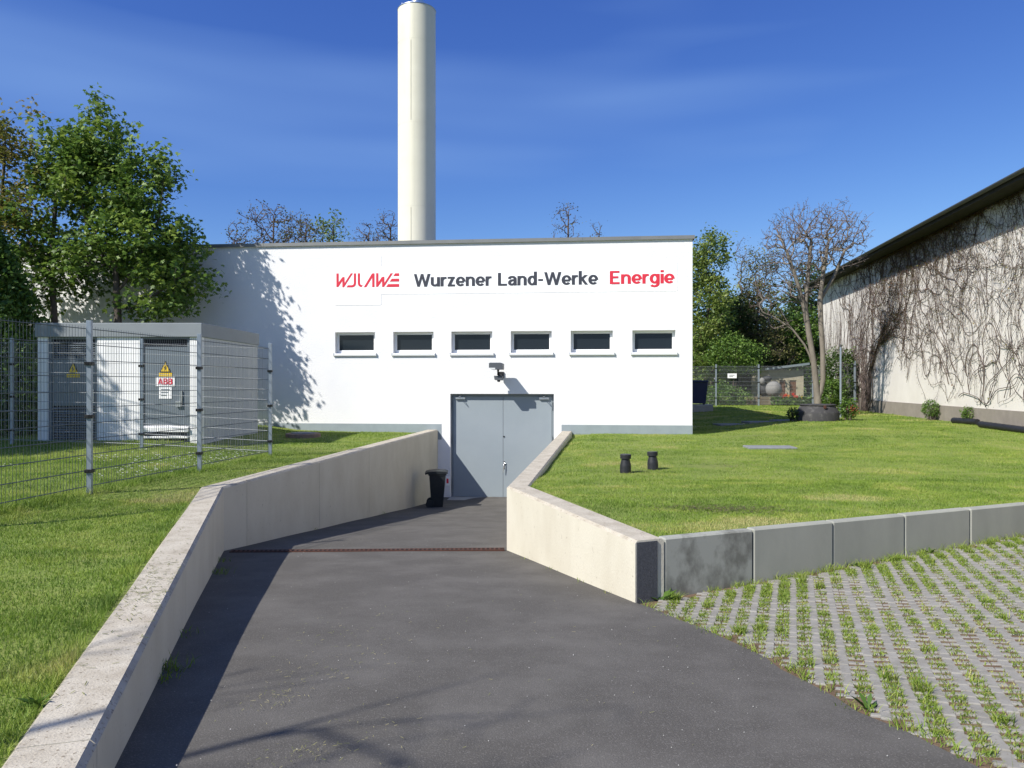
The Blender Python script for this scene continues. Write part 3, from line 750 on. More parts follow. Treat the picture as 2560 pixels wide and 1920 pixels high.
PF = [(-5.55, 6.95), (-5.20, 9.40), (-4.85, 11.85), (-4.56, 14.40), (-7.20, 14.85), (-10.05, 15.35), (-12.7, 15.8)]
ang = [R(-82)] * 4 + [R(10)] * 3
posts = [(x, y, float(lawn_z(x, y)) + 0.0, a_ + R(90) * 0) for (x, y), a_ in zip(PF, ang)]
fn = tag(empty('mesh_fence', (0, 0, 0)), 'grey double-wire mesh fence on steel posts enclosing the daisy lawn on the left', 'fence')
fence(fn, posts, [(0, 1), (1, 2), (2, 3)], 2.03, M['wire'], post=(0.06, 0.055))
fb = tag(empty('mesh_fence', (0, 0, 0)), 'rear run of grey mesh fence just in front of the transformer station', 'fence')
fence(fb, posts[4:], [(0, 1), (1, 2)], 2.03, M['wirepale'], post=(0.055, 0.06))
P3b = posts[3]; 
mb = MB()
fence(fb, [(P3b[0] - 0.08, P3b[1] + 0.03, P3b[2], 0.0), posts[4]][:0], [], 2.03, M['wirepale'])
def panel_between(root, A, B, h, wiremat):
    ux = (Vector(B) - Vector(A)); Lp = ux.length; ux /= Lp; mb = MB()
    for k in range(int(Lp / 0.05) + 1):
        q = Vector(A) + ux * (k * 0.05); mb.tube([q + Vector((0, 0, 0.06)), q + Vector((0, 0, h + 0.03))], 0.0026, 4, caps=False, sm=False)
    for k in range(11):
        zz = 0.09 + k * (h - 0.09) / 10
        for off in (-0.009, 0.009):
            n_ = Vector((-ux.y, ux.x, 0)) * off + Vector((0, 0, zz)); mb.tube([Vector(A) + n_, Vector(B) + n_], 0.0045, 4, caps=False, sm=False)
    mb.build('mesh_panel', wiremat, root)
panel_between(fb, (P3b[0] - 0.06, P3b[1] + 0.02, P3b[2]), posts[4][:3], 2.03, M['wirepale'])

# ------------------------------------------------------------------ transformer station
SX0, SX1, SY0, SY1, SZ0, SZ1 = -9.87, -6.46, 15.9, 19.4, 0.30, 2.825
ts = tag(empty('transformer_station', (SX0, SY0, 0)), 'white box transformer station with grey doors and warning signs behind the fence', 'transformer station')
Wd, Dp = SX1 - SX0, SY1 - SY0
dl0, dl1, dr0, dr1 = 0.21, 1.235, 2.13, 3.16     # the two door openings
zt = 2.53
mb = MB()
for a, b in ((0, dl0), (dl1, dr0), (dr1, Wd)): mb.box((a, 0, 0.15), (b, 0.12, zt))
mb.box((0, 0.121, 0.15), (0.1, Dp, zt)); mb.box((0.1, Dp - 0.1, 0.15), (Wd - 0.101, Dp, zt)); mb.build('wall', M['stwall'], ts)
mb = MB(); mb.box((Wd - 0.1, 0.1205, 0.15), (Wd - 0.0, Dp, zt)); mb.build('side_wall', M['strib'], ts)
mb = MB(); mb.bbox((-0.04, -0.05, zt + 0.001), (Wd + 0.025, Dp + 0.05, SZ1), 0.01); mb.build('roof', M['stroof'], ts)
mb = MB(); mb.box((0.03, 0.03, -0.1), (Wd - 0.03, Dp - 0.03, 0.149)); mb.build('base', M['stroof'], ts)
mb = MB(); mb.box((0.1, 0.3, 0.2), (Wd - 0.1, 0.31, zt)); mb.build('inner_wall', M['louvredark'], ts)
def louvre(parent, x0, x1, z0, z1, n_, y, m_):
    mb = MB()
    for k in range(n_):
        z = z0 + (z1 - z0) * (k + 0.15) / n_; hh = (z1 - z0) / n_ * 0.5
        mb.add([(x0, y - 0.03, z), (x1, y - 0.03, z), (x1, y + 0.02, z + hh), (x0, y + 0.02, z + hh)], [(0, 1, 2, 3)])
        mb.add([(x0, y - 0.03, z - 0.006), (x1, y - 0.03, z - 0.006), (x1, y - 0.03, z), (x0, y - 0.03, z)], [(0, 1, 2, 3)])
    mb.build('louvre', m_, parent)
for (x0, x1, kind) in ((dl0, dl1, 'l'), (dr0, dr1, 'r')):
    d_ = empty('door', (0, 0, 0), 0, ts)
    mb = MB()
    for q in ((x0, x0 + 0.06, 0.15, zt), (x1 - 0.06, x1, 0.15, zt), (x0 + 0.06, x1 - 0.06, zt - 0.04, zt)): mb.box((q[0], 0.03, q[2]), (q[1], 0.10, q[3]))
    mb.build('frame', M['stdoor'], d_)
    mb = MB()
    if kind == 'l':
        mb.bbox((x0 + 0.062, 0.05, 1.10), (x1 - 0.062, 0.09, 2.10), 0.004)
        mb.build('leaf', M['stdoor'], d_)
        louvre(d_, x0 + 0.062, x1 - 0.062, 2.11, 2.45, 7, 0.07, M['stdoor']); louvre(d_, x0 + 0.062, x1 - 0.062, 0.2, 1.09, 16, 0.07, M['stdoor'])
        MB().box((x0 + 0.062, 0.12, 0.16), (x1 - 0.062, 0.13, zt - 0.04)).build('louvre_back', M['louvredark'], d_)
        mb = MB(); mb.bbox((x1 - 0.13, 0.02, 1.18), (x1 - 0.09, 0.049, 1.45), 0.004); mb.build('handle', M['steel'], d_)
        sx, sz = x0 + 0.50, 1.78
    else:
        mb.bbox((x0 + 0.062, 0.05, 0.70), (x1 - 0.062, 0.09, 2.34), 0.004)
        mb.build('leaf', M['stdoor'], d_)
        louvre(d_, x0 + 0.062, x1 - 0.062, 2.345, 2.49, 3, 0.07, M['louvredark'])
        mb = MB(); mb.prism([(0.045, 0.69), (-0.05, 0.65), (-0.05, 0.56), (0.045, 0.56)], x0 + 0.02, x1 - 0.02, ax='x'); mb.build('vent_hood', M['stwall'], d_)
        mb = MB(); mb.box((x0 + 0.062, 0.06, 0.475), (x1 - 0.062, 0.09, 0.558)); mb.build('vent_slot', M['louvredark'], d_)
        mb = MB(); mb.bbox((x0 + 0.03, -0.03, 0.425), (x1 - 0.03, 0.09, 0.47), 0.006); mb.build('sill', M['stwall'], d_)
        mb = MB(); mb.bbox((x1 - 0.22, 0.015, 1.12), (x1 - 0.17, 0.049, 1.42), 0.006); mb.bbox((x1 - 0.30, 0.0, 1.08), (x1 - 0.18, 0.04, 1.20), 0.006); mb.build('handle', M['steel'], d_)
        sx, sz = x0 + 0.505, 1.80
    MB().prism([(sx - 0.115, sz), (sx + 0.115, sz), (sx, sz + 0.24)], 0.040, 0.048, ax='y').build('warning_triangle', M['black'], d_)
    MB().prism([(sx - 0.09, sz + 0.018), (sx + 0.09, sz + 0.018), (sx, sz + 0.205)], 0.036, 0.0395, ax='y').build('triangle_field', M['yellow'], d_)
    MB().prism([(sx + 0.012, sz + 0.15), (sx - 0.03, sz + 0.085), (sx, sz + 0.088), (sx - 0.012, sz + 0.035), (sx + 0.032, sz + 0.10), (sx + 0.002, sz + 0.097)], 0.033, 0.0355, ax='y').build('flash_mark', M['black'], d_)
    MB().box((sx - 0.135, 0.041, sz - 0.085), (sx + 0.135, 0.048, sz - 0.012)).build('warning_text_plate', M['yellow'], d_)
    if kind == 'r':
        MB().box((sx - 0.20, 0.038, sz - 0.29), (sx + 0.20, 0.048, sz - 0.095)).build('maker_plate', M['boardwhite'], d_)
        text(d_, 'ABB', sx - 0.155, sx + 0.155, sz - 0.252, 0.125, M['signred'], 0.034)
        MB().box((sx - 0.13, 0.041, sz - 0.55), (sx + 0.13, 0.048, sz - 0.31)).build('info_plate', M['boardwhite'], d_)
        mb = MB()
        for k in range(3): mb.box((sx - 0.09, 0.038, sz - 0.37 - k * 0.06), (sx + 0.09 - 0.03 * k, 0.0405, sz - 0.35 - k * 0.06))
        mb.build('info_print', M['stdoor'], d_)

# ------------------------------------------------------------------ things on the lawns
for (x, y, tl, lab) in ((1.76, 11.85, R(1), 'black capped vent pipe on the right lawn, nearer to the ramp wall'), (2.27, 12.30, R(-2), 'black capped vent pipe on the right lawn, farther from the ramp wall')):
    vp = tag(empty('vent_pipe', (x, y, float(lawn_z(x, y)))), lab, 'vent pipe', 'vent pipes on the lawn')
    vp.rotation_euler = (tl, tl * 0.7, 0)
    MB().lathe([(0.087, -0.05), (0.086, 0.10), (0.082, 0.14), (0.068, 0.19), (0.064, 0.225)], n=28).build('pipe', M['ventpipe'], vp)
    MB().lathe([(0.064, 0.222), (0.084, 0.226), (0.085, 0.283), (0.078, 0.292), (0.02, 0.294)], n=28).build('cap', M['ventpipe'], vp)
mhx, mhy = 9.60, 24.0
mh = tag(empty('manhole_shaft', (mhx, mhy, float(lawn_z(mhx, mhy)))), 'black tarred concrete manhole cone with a flat lid on the right lawn', 'manhole')
MB().lathe([(0.64, -0.1), (0.645, 0.26), (0.63, 0.29), (0.52, 0.46), (0.50, 0.48)], n=40).build('cone', M['manhole'], mh)
MB().lathe([(0.535, 0.482), (0.545, 0.49), (0.545, 0.515), (0.53, 0.522)], n=40).build('lid', M['manhole'], mh)
MB().bbox((-0.03, -0.62, 0.40), (0.03, -0.50, 0.50), 0.006).build('lid_latch', M['rust'], mh)

def flag(loc, sx, sy, rz, lab, n=1):
    f = tag(empty('flagstone', loc, rz), lab, 'flagstone', 'flagstones set flush in the right lawn')
    MB().bbox((-sx/2, -sy/2, -0.05), (sx/2, sy/2, 0.02), 0.008).build('slab', M['flagstone'], f)
flag((5.50, 16.3, float(lawn_z(5.5, 16.3)) + 0.012), 1.0, 0.55, R(-3), 'pale grey flat slab lying alone in the sunlit right lawn')
for k in range(3):
    x, y = 8.75 - k * 0.95, 24.3 - k * 0.15
    flag((x, y, float(lawn_z(x, y)) + 0.012), 0.9, 0.6, R(8), ('grey path slab nearest to the black manhole', 'grey path slab in the building shade, middle of three', 'grey path slab in the shade nearest the white building')[k])
lr = tag(empty('shaft_cover', (-5.25, 19.2, float(lawn_z(-5.25, 19.2)))), 'low round brown concrete shaft cover in the grass before the white wall', 'manhole')
MB().lathe([(0.43, -0.05), (0.43, 0.085), (0.41, 0.10), (0.30, 0.10)], n=32).build('ring', M['brownstone'], lr)
MB().lathe([(0.30, 0.09), (0.30, 0.115), (0.05, 0.12)], n=32).build('lid', M['flagstone'], lr)

# ------------------------------------------------------------------ ivy-clad hall on the right
HA, HB = Vector((15.72, 38.8)), Vector((9.8, -1.2))         # far and near end of its wall line
HD = (HB - HA).normalized(); HLn = (HB - HA).length
hl = tag(empty('rendered_hall', (HA.x, HA.y, 0), math.atan2(HD.y, HD.x)), 'big pale rendered hall with dark eaves, its wall overgrown by bare vines', 'building')
# local x runs towards the camera, local +y points away from the lawn (into the hall)
EZ = 6.45
mb = MB(); mb.box((0, 0, 0.86), (HLn, 12, EZ + 0.4)); mb.build('wall', M['hall'], hl)
mb = MB(); mb.box((-0.03, -0.03, -0.2), (HLn, 11.9, 0.858)); mb.build('plinth', M['hallplinth'], hl)
mb = MB(); mb.add([(-0.7, -0.60, EZ), (HLn, -0.60, EZ), (HLn, 6, EZ + 2.6), (-0.7, 6, EZ + 2.6), (-0.7, -0.60, EZ + 0.16), (HLn, -0.60, EZ + 0.16), (HLn, 6, EZ + 2.78), (-0.7, 6, EZ + 2.78)],
       [(0, 3, 2, 1), (4, 5, 6, 7), (0, 1, 5, 4), (1, 2, 6, 5), (2, 3, 7, 6), (3, 0, 4, 7)]); mb.add([(-0.7, 6, EZ + 2.6), (HLn, 6, EZ + 2.6), (HLn, 12.7, EZ), (-0.7, 12.7, EZ), (-0.7, 6, EZ + 2.78), (HLn, 6, EZ + 2.78), (HLn, 12.7, EZ + .16), (-0.7, 12.7, EZ + .16)], [(0, 3, 2, 1), (4, 5, 6, 7), (0, 1, 5, 4), (2, 3, 7, 6)])
mb.build('roof', M['rooftar'], hl)
mb = MB(); mb.add([(0, 0.001, EZ + 0.4), (0, 11.99, EZ + 0.4), (0, 6, EZ + 2.58)], [(0, 2, 1)]); mb.build('gable', M['hall'], hl)
for k in range(40):
    x0 = -0.65 + k * 1.02
    if x0 > HLn - 1: break
    MB().box((x0, -0.58, EZ - 0.03), (x0 + 1.01, -0.002, EZ - 0.004)).build('soffit_board', M['eave'], hl)
MB().box((-0.7, -0.625, EZ - 0.05), (HLn, -0.602, EZ + 0.17)).build('fascia', M['eave'], hl)
mb = MB(); gp = []
for t in range(9): gp.append((-0.71 + 0.075 * math.cos(R(180 + t * 22.5)), EZ + 0.10 + 0.075 * math.sin(R(180 + t * 22.5))))
mb.prism(gp, -0.75, HLn, ax='x'); mb.build('gutter', M['gutter'], hl)

# ------------------------------------------------------------------ vines on the hall wall
def vine_paths():
    P = []
    def lo_z(x): return 0.95 if x < 7.6 else 0.92 + 2.3 * max(0.0, 1 - ((x - 9.8) / 2.7) ** 2) + 0.25 * math.sin(x * 2.3) ** 2
    def walk(x, z, goal, n, r, wob, pull=0.10, bend=None):
        pts = [(x, z, r)]; hd = goal; w = 0.0
        for k in range(n):
            w = 0.78 * w + random.gauss(0, wob); hd += w * 0.6 + (goal - hd) * pull
            if bend: goal += (bend[0] - goal) * bend[1]
            x += 0.11 * math.cos(hd); z += 0.11 * math.sin(hd)
            if z < lo_z(x) and k > 6: hd = abs(hd) * 0.4 + 0.35; goal = max(goal, R(15)); z = max(z, lo_z(x) - 0.2)
            if z > EZ - 0.05: hd = random.uniform(-0.6, 0.2); goal = min(goal, R(25)); z = EZ - 0.06
            if x < 0.05 or x > 25 or z < 0.3: break
            pts.append((x, z, r * (1 - 0.7 * k / n)))
        P.append(pts); return pts
    src = []
    for _ in range(100): walk(random.uniform(0.1, 7.4), random.uniform(0.4, 3.0), R(90 + random.gauss(0, 6)), random.randint(20, 50), random.uniform(0.006, 0.018), 0.07)
    for _ in range(46): src += walk(7.2 + random.gauss(0, 0.35), 0.35, R(random.uniform(48, 98)), random.randint(70, 210), random.uniform(0.014, 0.027), 0.20, 0.08, (R(random.uniform(4, 62)), random.uniform(0.012, 0.05)))
    for _ in range(26): src += walk(random.uniform(14, 23), random.uniform(0.9, 2.2), R(random.uniform(20, 160)), random.randint(40, 90), random.uniform(0.010, 0.020), 0.24, 0.06)
    s2 = []
    for _ in range(270):
        x, z, r = random.choice(src); s2 += walk(x, z, R(random.choice((random.gauss(85, 16), random.uniform(-10, 60)))), random.randint(14, 42), max(0.006, r * 0.6), 0.17)
    for _ in range(260): s2 += walk(random.uniform(8, 23), random.uniform(1.6, 6.2), R(random.choice((random.gauss(80, 25), random.uniform(-20, 70), random.uniform(110, 170)))), random.randint(12, 36), random.uniform(0.006, 0.010), 0.20)
    for _ in range(520):
        x, z, r = random.choice(s2); walk(x, z, R(random.choice((-90, -90, 90)) + random.gauss(0, 18)), random.randint(4, 14), 0.0055, 0.16)
    return P
VP = vine_paths()
vn = tag(empty('climbing_vine', (HA.x, HA.y, 0), math.atan2(HD.y, HD.x)), 'tangled leafless climbing vine spread over the pale hall wall', 'vine')
V, F, LV, LF, LT = [], [], [], [], []
for pts in VP:
    m = len(pts); b = len(V); yo = -0.012 - random.random() * 0.05
    for i, (x, z, r) in enumerate(pts):
        r *= 0.66
        a_ = pts[max(i-1, 0)]; c_ = pts[min(i+1, m-1)]
        dx, dz = c_[0] - a_[0], c_[1] - a_[1]; l_ = math.hypot(dx, dz) or 1; nx, nz_ = -dz / l_, dx / l_
        V += [(x + nx * r, yo, z + nz_ * r), (x - nx * r, yo, z - nz_ * r), (x, yo - 1.7 * r, z)]
    for i in range(m - 1):
        q = b + 3 * i
        F += [(q, q+1, q+4, q+3), (q+1, q+2, q+5, q+4), (q+2, q, q+3, q+5)]
    for i in range(2, m):
        x, z, r = pts[i]
        if r < 0.011 and random.random() < (0.15 if x < 8 else 0.5):
            t = random.random(); s = random.uniform(0.02, 0.055); an = R(-90 + random.gauss(0, 35))
            ex, ez = math.cos(an) * s * 1.7, math.sin(an) * s * 1.7; b2 = len(LV); y2 = -0.05 - random.random() * 0.05
            px, pz = -math.sin(an) * s * 0.5, math.cos(an) * s * 0.5
            LV += [(x, y2, z), (x + ex / 2 + px, y2 - 0.02, z + ez / 2 + pz), (x + ex, y2 - 0.01, z + ez), (x + ex / 2 - px, y2 + 0.01, z + ez / 2 - pz)]
            LF.append((b2, b2+1, b2+2, b2+3)); LT += [t] * 4
nmesh('stems', V, F, M['vine'], vn)
tag(nmesh('buds', LV, LF, M['vineleaf'], vn, tint=LT), kind='stuff')

# ------------------------------------------------------------------ trees
LEAF = {
 'maple': (np.array([(0,0,0),(.30,.05,.02),(.22,.28,.03),(.52,.50,-.05),(.20,.58,.03),(0,1,-.10),(-.20,.58,.03),(-.52,.50,-.05),(-.22,.28,.03),(-.30,.05,.02),(0,.4,.04)], float),
           np.array([(10,i,(i+1)%10) for i in range(10)])),
 'oval': (np.array([(0,0,0),(.28,.4,.05),(0,1,-.05),(-.28,.4,.05)], float), np.array([(0,1,2),(0,2,3)])),
}
def leaves(name, C, size, m, parent, shape='oval', up=0.5, tint0=0.0, tint1=1.0, drop=0.0, tvar=None):
    """a leaf at each point of C with its own turn"""
    C = np.asarray(C, float); n = len(C)
    if n == 0: return
    LVt, LFc = LEAF[shape]
    N = rng.normal(0, 1, (n, 3)); N[:, 2] = np.abs(N[:, 2]) + up; N /= np.linalg.norm(N, axis=1)[:, None]
    A = rng.normal(0, 1, (n, 3)); A[:, 2] -= drop
    A -= (A * N).sum(1)[:, None] * N; A /= np.linalg.norm(A, axis=1)[:, None] + 1e-9
    B = np.cross(A, N)
    S = size * rng.uniform(0.65, 1.25, n)
    V = C[:, None] + S[:, None, None] * (B[:, None] * LVt[None, :, :1] + A[:, None] * LVt[None, :, 1:2] + N[:, None] * LVt[None, :, 2:])
    k = len(LVt)
    F = (LFc[None] + (np.arange(n) * k)[:, None, None]).reshape(-1, 3)
    t = rng.uniform(tint0, tint1, n) if tvar is None else np.clip(tvar + rng.normal(0, 0.13, n), 0, 1)
    return nmesh(name, V.reshape(-1, 3), F, m, parent, tint=np.repeat(t, k))

def grow(stems, att, seg=0.3, jit=0.05, bend=0.35, stiff=0.7):
    """stems: polylines of the trunk; att: points that the twigs reach. Returns nodes, parents, chains, tips"""
    pos, par, dirs, chains = [], [], [], []
    for st in stems:
        pts = []
        for i in range(len(st) - 1):
            a, b = np.array(st[i], float), np.array(st[i+1], float); k = max(1, int(np.linalg.norm(b - a) / 0.35))
            pts += [a + (b - a) * t / k for t in range(k)]
        pts.append(np.array(st[-1], float))
        if pos:                     # later stems start from the nearest node
            j = int(np.argmin([np.linalg.norm(p - pts[0]) for p in pos]))
        else: j = -1
        chain = [j] if j >= 0 else []
        for q in pts[(1 if j >= 0 else 0):]:
            prev = chain[-1] if chain else -1
            d = q - pos[prev] if prev >= 0 else np.array((0, 0, 1.0)); d = d / (np.linalg.norm(d) + 1e-9)
            pos.append(q); par.append(prev); dirs.append(d); chain.append(len(pos) - 1)
        chains.append(chain)
    Pn = np.zeros((len(pos) + len(att) * 14, 3)); Dn = np.zeros_like(Pn); n = len(pos)
    Pn[:n] = pos; Dn[:n] = dirs
    nb = n; low = min(4, max(1, n // 6))
    att = np.asarray(att, float)
    d0 = np.min(np.linalg.norm(att[:, None] - Pn[None, low:n], axis=2), axis=1)
    tips = []
    for ai in np.argsort(d0):
        A = att[ai]; dv = A - Pn[low:n]; ds = np.linalg.norm(dv, axis=1) + 1e-6
        cs = (dv * Dn[low:n]).sum(1) / ds
        sc = ds * (1 + stiff * (1 - cs)) + 0.5 * np.maximum(0, -dv[:, 2])
        j = int(np.argmin(sc)) + low
        p0 = Pn[j]; d_ = np.linalg.norm(A - p0); k = int(min(12, max(2, d_ / seg)))
        ctrl = p0 + Dn[j] * d_ * bend + np.array((0, 0, 0.06 * d_))
        chain = [j]
        for i in range(1, k + 1):
            t = i / k; q = (1-t)**2 * p0 + 2*t*(1-t) * ctrl + t*t * A
            if i < k: q = q + rng.normal(0, jit * min(1, d_), 3)
            pr = chain[-1]; dd = q - Pn[pr]
            Pn[n] = q; Dn[n] = dd / (np.linalg.norm(dd) + 1e-9); par.append(pr); chain.append(n); n += 1
        tips.append(chain[-1]); chains.append(chain)
    return Pn[:n], par, chains, tips

def tree_mesh(Pn, par, chains, trunk_r, tip_r, maxside=8):
    n = len(Pn); cnt = np.zeros(n); haschild = np.zeros(n, bool)
    for p in par:
        if p >= 0: haschild[p] = True
    cnt[~haschild] = 1
    for i in range(n - 1, -1, -1):
        if par[i] >= 0: cnt[par[i]] += cnt[i]
    pw = math.log(trunk_r / tip_r) / math.log(max(2, cnt.max()))
    rad = tip_r * cnt ** pw
    kidmax = np.zeros(n)
    for i, p in enumerate(par):
        if p >= 0: kidmax[p] = max(kidmax[p], rad[i])
    V, F, MI = [], [], []
    for ch_ in chains:
        P = Pn[ch_]; r = rad[ch_].copy()
        if len(ch_) < 2: continue
        r[0] = min(r[0], r[1] * 1.25)
        if haschild[ch_[-1]]: r[-1] = min(r[-1], r[-2] * 0.8, 1.1 * kidmax[ch_[-1]])
        sides = 8 if r[1] > 0.06 else (5 if r[1] > 0.015 else 3)
        T_ = np.gradient(P, axis=0); T_ /= np.linalg.norm(T_, axis=1)[:, None] + 1e-9
        ref = np.array((0.3, 0.9, 0.1)) if abs(T_[0] @ np.array((0.3, 0.9, 0.1))) < 0.9 else np.array((1.0, 0, 0))
        a = np.cross(T_, ref); a /= np.linalg.norm(a, axis=1)[:, None] + 1e-9; b = np.cross(T_, a)
        th = np.arange(sides) * 2 * math.pi / sides
        ring = P[:, None] + r[:, None, None] * (a[:, None] * np.cos(th)[None, :, None] + b[:, None] * np.sin(th)[None, :, None])
        o = len(V); V.extend(ring.reshape(-1, 3))
        for i in range(len(P) - 1):
            for k in range(sides):
                F.append((o+i*sides+k, o+i*sides+(k+1) % sides, o+(i+1)*sides+(k+1) % sides, o+(i+1)*sides+k)); MI.append(0 if r[i] > 0.022 else 1)
    return np.array(V), np.array(F), MI

def blob_pts(ells, n, shell=0.35):
    vol = np.array([e[3] * e[4] * e[5] for e in ells]); vol = vol / vol.sum(); out = []
    for e, v in zip(ells, vol):
        k = max(3, int(n * v)); d = rng.normal(0, 1, (k, 3)); d /= np.linalg.norm(d, axis=1)[:, None]
        r = rng.uniform(shell ** 3, 1, k) ** (1 / 3)
        out.append(np.array(e[:3]) + d * r[:, None] * np.array(e[3:6]))
    return np.concatenate(out)

def tree(name, label, cat, stems, ells, ntips, trunk_r, tip_r, bark, leafmat=None, nleaf=0, lsize=0.1, lsig=0.2, shape='oval', group=None, up=0.5, drop=0.0,
         jit=0.05, shell=0.35, stiff=0.7, clip=None, seg=0.3, along=0.35, crown='crown', lt=(0.0, 1.0), wisp=0, twig='twig'):
    base = np.array(stems[0][0], float)
    att = blob_pts(ells, ntips, shell)
    if wisp:
        tp = att[np.argsort(-att[:, 2] - np.abs(att[:, 0] - att[:, 0].mean()) * 0.6 + rng.normal(0, 0.8, len(att)))[:wisp]]; dd = tp - np.array([att[:, 0].mean(), att[:, 1].mean(), att[:, 2].mean() - 1.0]); dd /= np.linalg.norm(dd, axis=1)[:, None]
        att = np.concatenate([att, tp + dd * rng.uniform(0.05, 0.38, (len(tp), 1)) + (0, 0, 0.04)])
    if clip is not None: att = att[clip(att)]
    Pn, par, chains, tips = grow(stems, att, jit=jit, stiff=stiff, seg=seg)
    V, F, MI = tree_mesh(Pn, par, chains, trunk_r, tip_r)
    root = tag(empty(name, base), label, cat, group)
    o = nmesh('trunk', V - base, F, [bark, M[twig]], root, smooth=True); o.data.polygons.foreach_set('material_index', MI)
    if leafmat is not None and nleaf:
        src = list(tips)
        for c_ in chains[len(stems):]:
            src += [c_[i] for i in range(1, len(c_) - 1) if random.random() < along]
        Cc = Pn[src]; C = np.repeat(Cc, nleaf, axis=0) + rng.normal(0, lsig, (len(src) * nleaf, 3)) * (1, 1, 0.75)
        tv = np.repeat(rng.uniform(lt[0], lt[1], len(src)), nleaf)
        if clip is not None:
            k = clip(C); C = C[k]; tv = tv[k]
        leaves(crown, C - base, lsize, leafmat, root, shape, up, drop=drop, tvar=tv)
    return root

def px(x, y, Y):          # photograph position at a given distance -> metres
    return ((x - 1106) / 1650 * Y, Y, 1.6 - (y - 825) / 1650 * Y)
def ell(x, y, Y, rx, ry, rd):
    c = px(x, y, Y); k = Y / 1650
    return (*c, rx * k, rd, ry * k)
fac_clip = lambda P: (P[:, 1] < 21.0 - P[:, 0] * math.tan(TH) - 0.25) | (P[:, 2] > 5.75)

# maples between the station and the white wall
def gz(x, y): return float(lawn_z(x, y))
YA = 20.45
b_ = px(118, 930, YA); tree('maple_tree', 'young green maple rising behind the left part of the transformer station', 'tree',
     [[(b_[0], YA, 0.2), px(118, 700, YA), px(110, 560, YA), px(122, 430, YA), px(145, 320, YA)], [px(112, 600, YA), px(60, 520, YA - .3), px(30, 440, YA - .3)]],
     [ell(150, 350, YA, 72, 80, 1.2), ell(95, 460, YA, 105, 90, 1.4), ell(50, 585, YA, 90, 75, 1.4), ell(150, 590, YA, 60, 60, 1.2), ell(40, 660, YA - .3, 80, 40, 1.0)],
     190, 0.085, 0.006, M['bark'], M['maple'], 30, 0.135, 0.18, 'maple', 'maples beside the station', up=0.6, drop=0.8, clip=fac_clip, lt=(0.1, 1.0), wisp=30, along=0.12)
b_ = px(258, 930, YA); tree('maple_tree', 'large dark green maple whose shadow falls on the white wall', 'tree',
     [[(b_[0], YA, 0.2), px(255, 700, YA), px(250, 560, YA), px(245, 430, YA), px(232, 270, YA)], [px(252, 640, YA), px(300, 560, YA - .2), px(345, 470, YA - .3), px(352, 400, YA - .3)], [px(254, 680, YA), px(330, 640, YA - .2), px(400, 590, YA - .2)], [px(252, 600, YA), px(190, 500, YA - .3), px(170, 400, YA - .4)]],
     [ell(225, 315, YA, 62, 70, 1.0), ell(215, 400, YA, 90, 90, 1.3), ell(310, 420, YA, 80, 85, 1.3), ell(300, 520, YA, 110, 80, 1.5), ell(370, 545, YA, 65, 75, 1.3), ell(398, 618, YA, 60, 60, 1.2), ell(210, 560, YA, 80, 60, 1.4), ell(330, 650, YA, 90, 38, 1.1), ell(235, 265, YA, 30, 26, 0.5), ell(340, 345, YA, 30, 30, .5)],
     390, 0.095, 0.006, M['bark'], M['maple'], 31, 0.135, 0.18, 'maple', 'maples beside the station', up=0.6, drop=0.8, clip=fac_clip, lt=(0.05, 0.95), wisp=45, along=0.12)
b_ = px(-15, 930, 20.2); tree('maple_tree', 'yellowish young maple at the left edge with orange-green leaves', 'tree',
     [[(b_[0], 20.2, 0.2), px(-15, 700, 20.2), px(-10, 560, 20.2), px(5, 420, 20.2), px(15, 270, 20.2)]],
     [ell(18, 290, 20.2, 48, 75, 0.9), ell(20, 400, 20.2, 85, 85, 1.2), ell(-30, 500, 20.2, 110, 90, 1.4), ell(-60, 620, 20.2, 90, 70, 1.3)],
     150, 0.085, 0.006, M['bark'], M['mapley'], 24, 0.125, 0.17, 'maple', 'maples beside the station', up=0.6, drop=0.7, clip=fac_clip, wisp=25, along=0.12)

# conical evergreen at the left edge, seen through the fence
def cone_pts(c, r, h, n):
    t = rng.uniform(0, 1, n) ** 1.5; a = rng.uniform(0, 2 * math.pi, n); rr = r * (1 - t) ** 0.7 * rng.uniform(0.35, 1.0, n) ** 0.6 * (1 + 0.10 * np.sin(a * 5 + t * 11))
    return np.stack([c[0] + rr * np.cos(a), c[1] + rr * np.sin(a), c[2] + 0.05 + t * h], 1)
ev = tag(empty('conical_evergreen', (-12.65, 18.2, gz(-12.6, 18.2))), 'dense dark green conical shrub at the left edge behind the fence', 'shrub')
MB().tube([(0, 0, -0.1), (0, 0, 4.6)], [0.12, 0.02], 8).build('trunk', M['bark'], ev)
leaves('crown', cone_pts((0, 0, 0), 2.15, 5.2, 34000), 0.13, M['leafmid'], ev, 'oval', up=0.2, tint0=0.0, tint1=0.8)

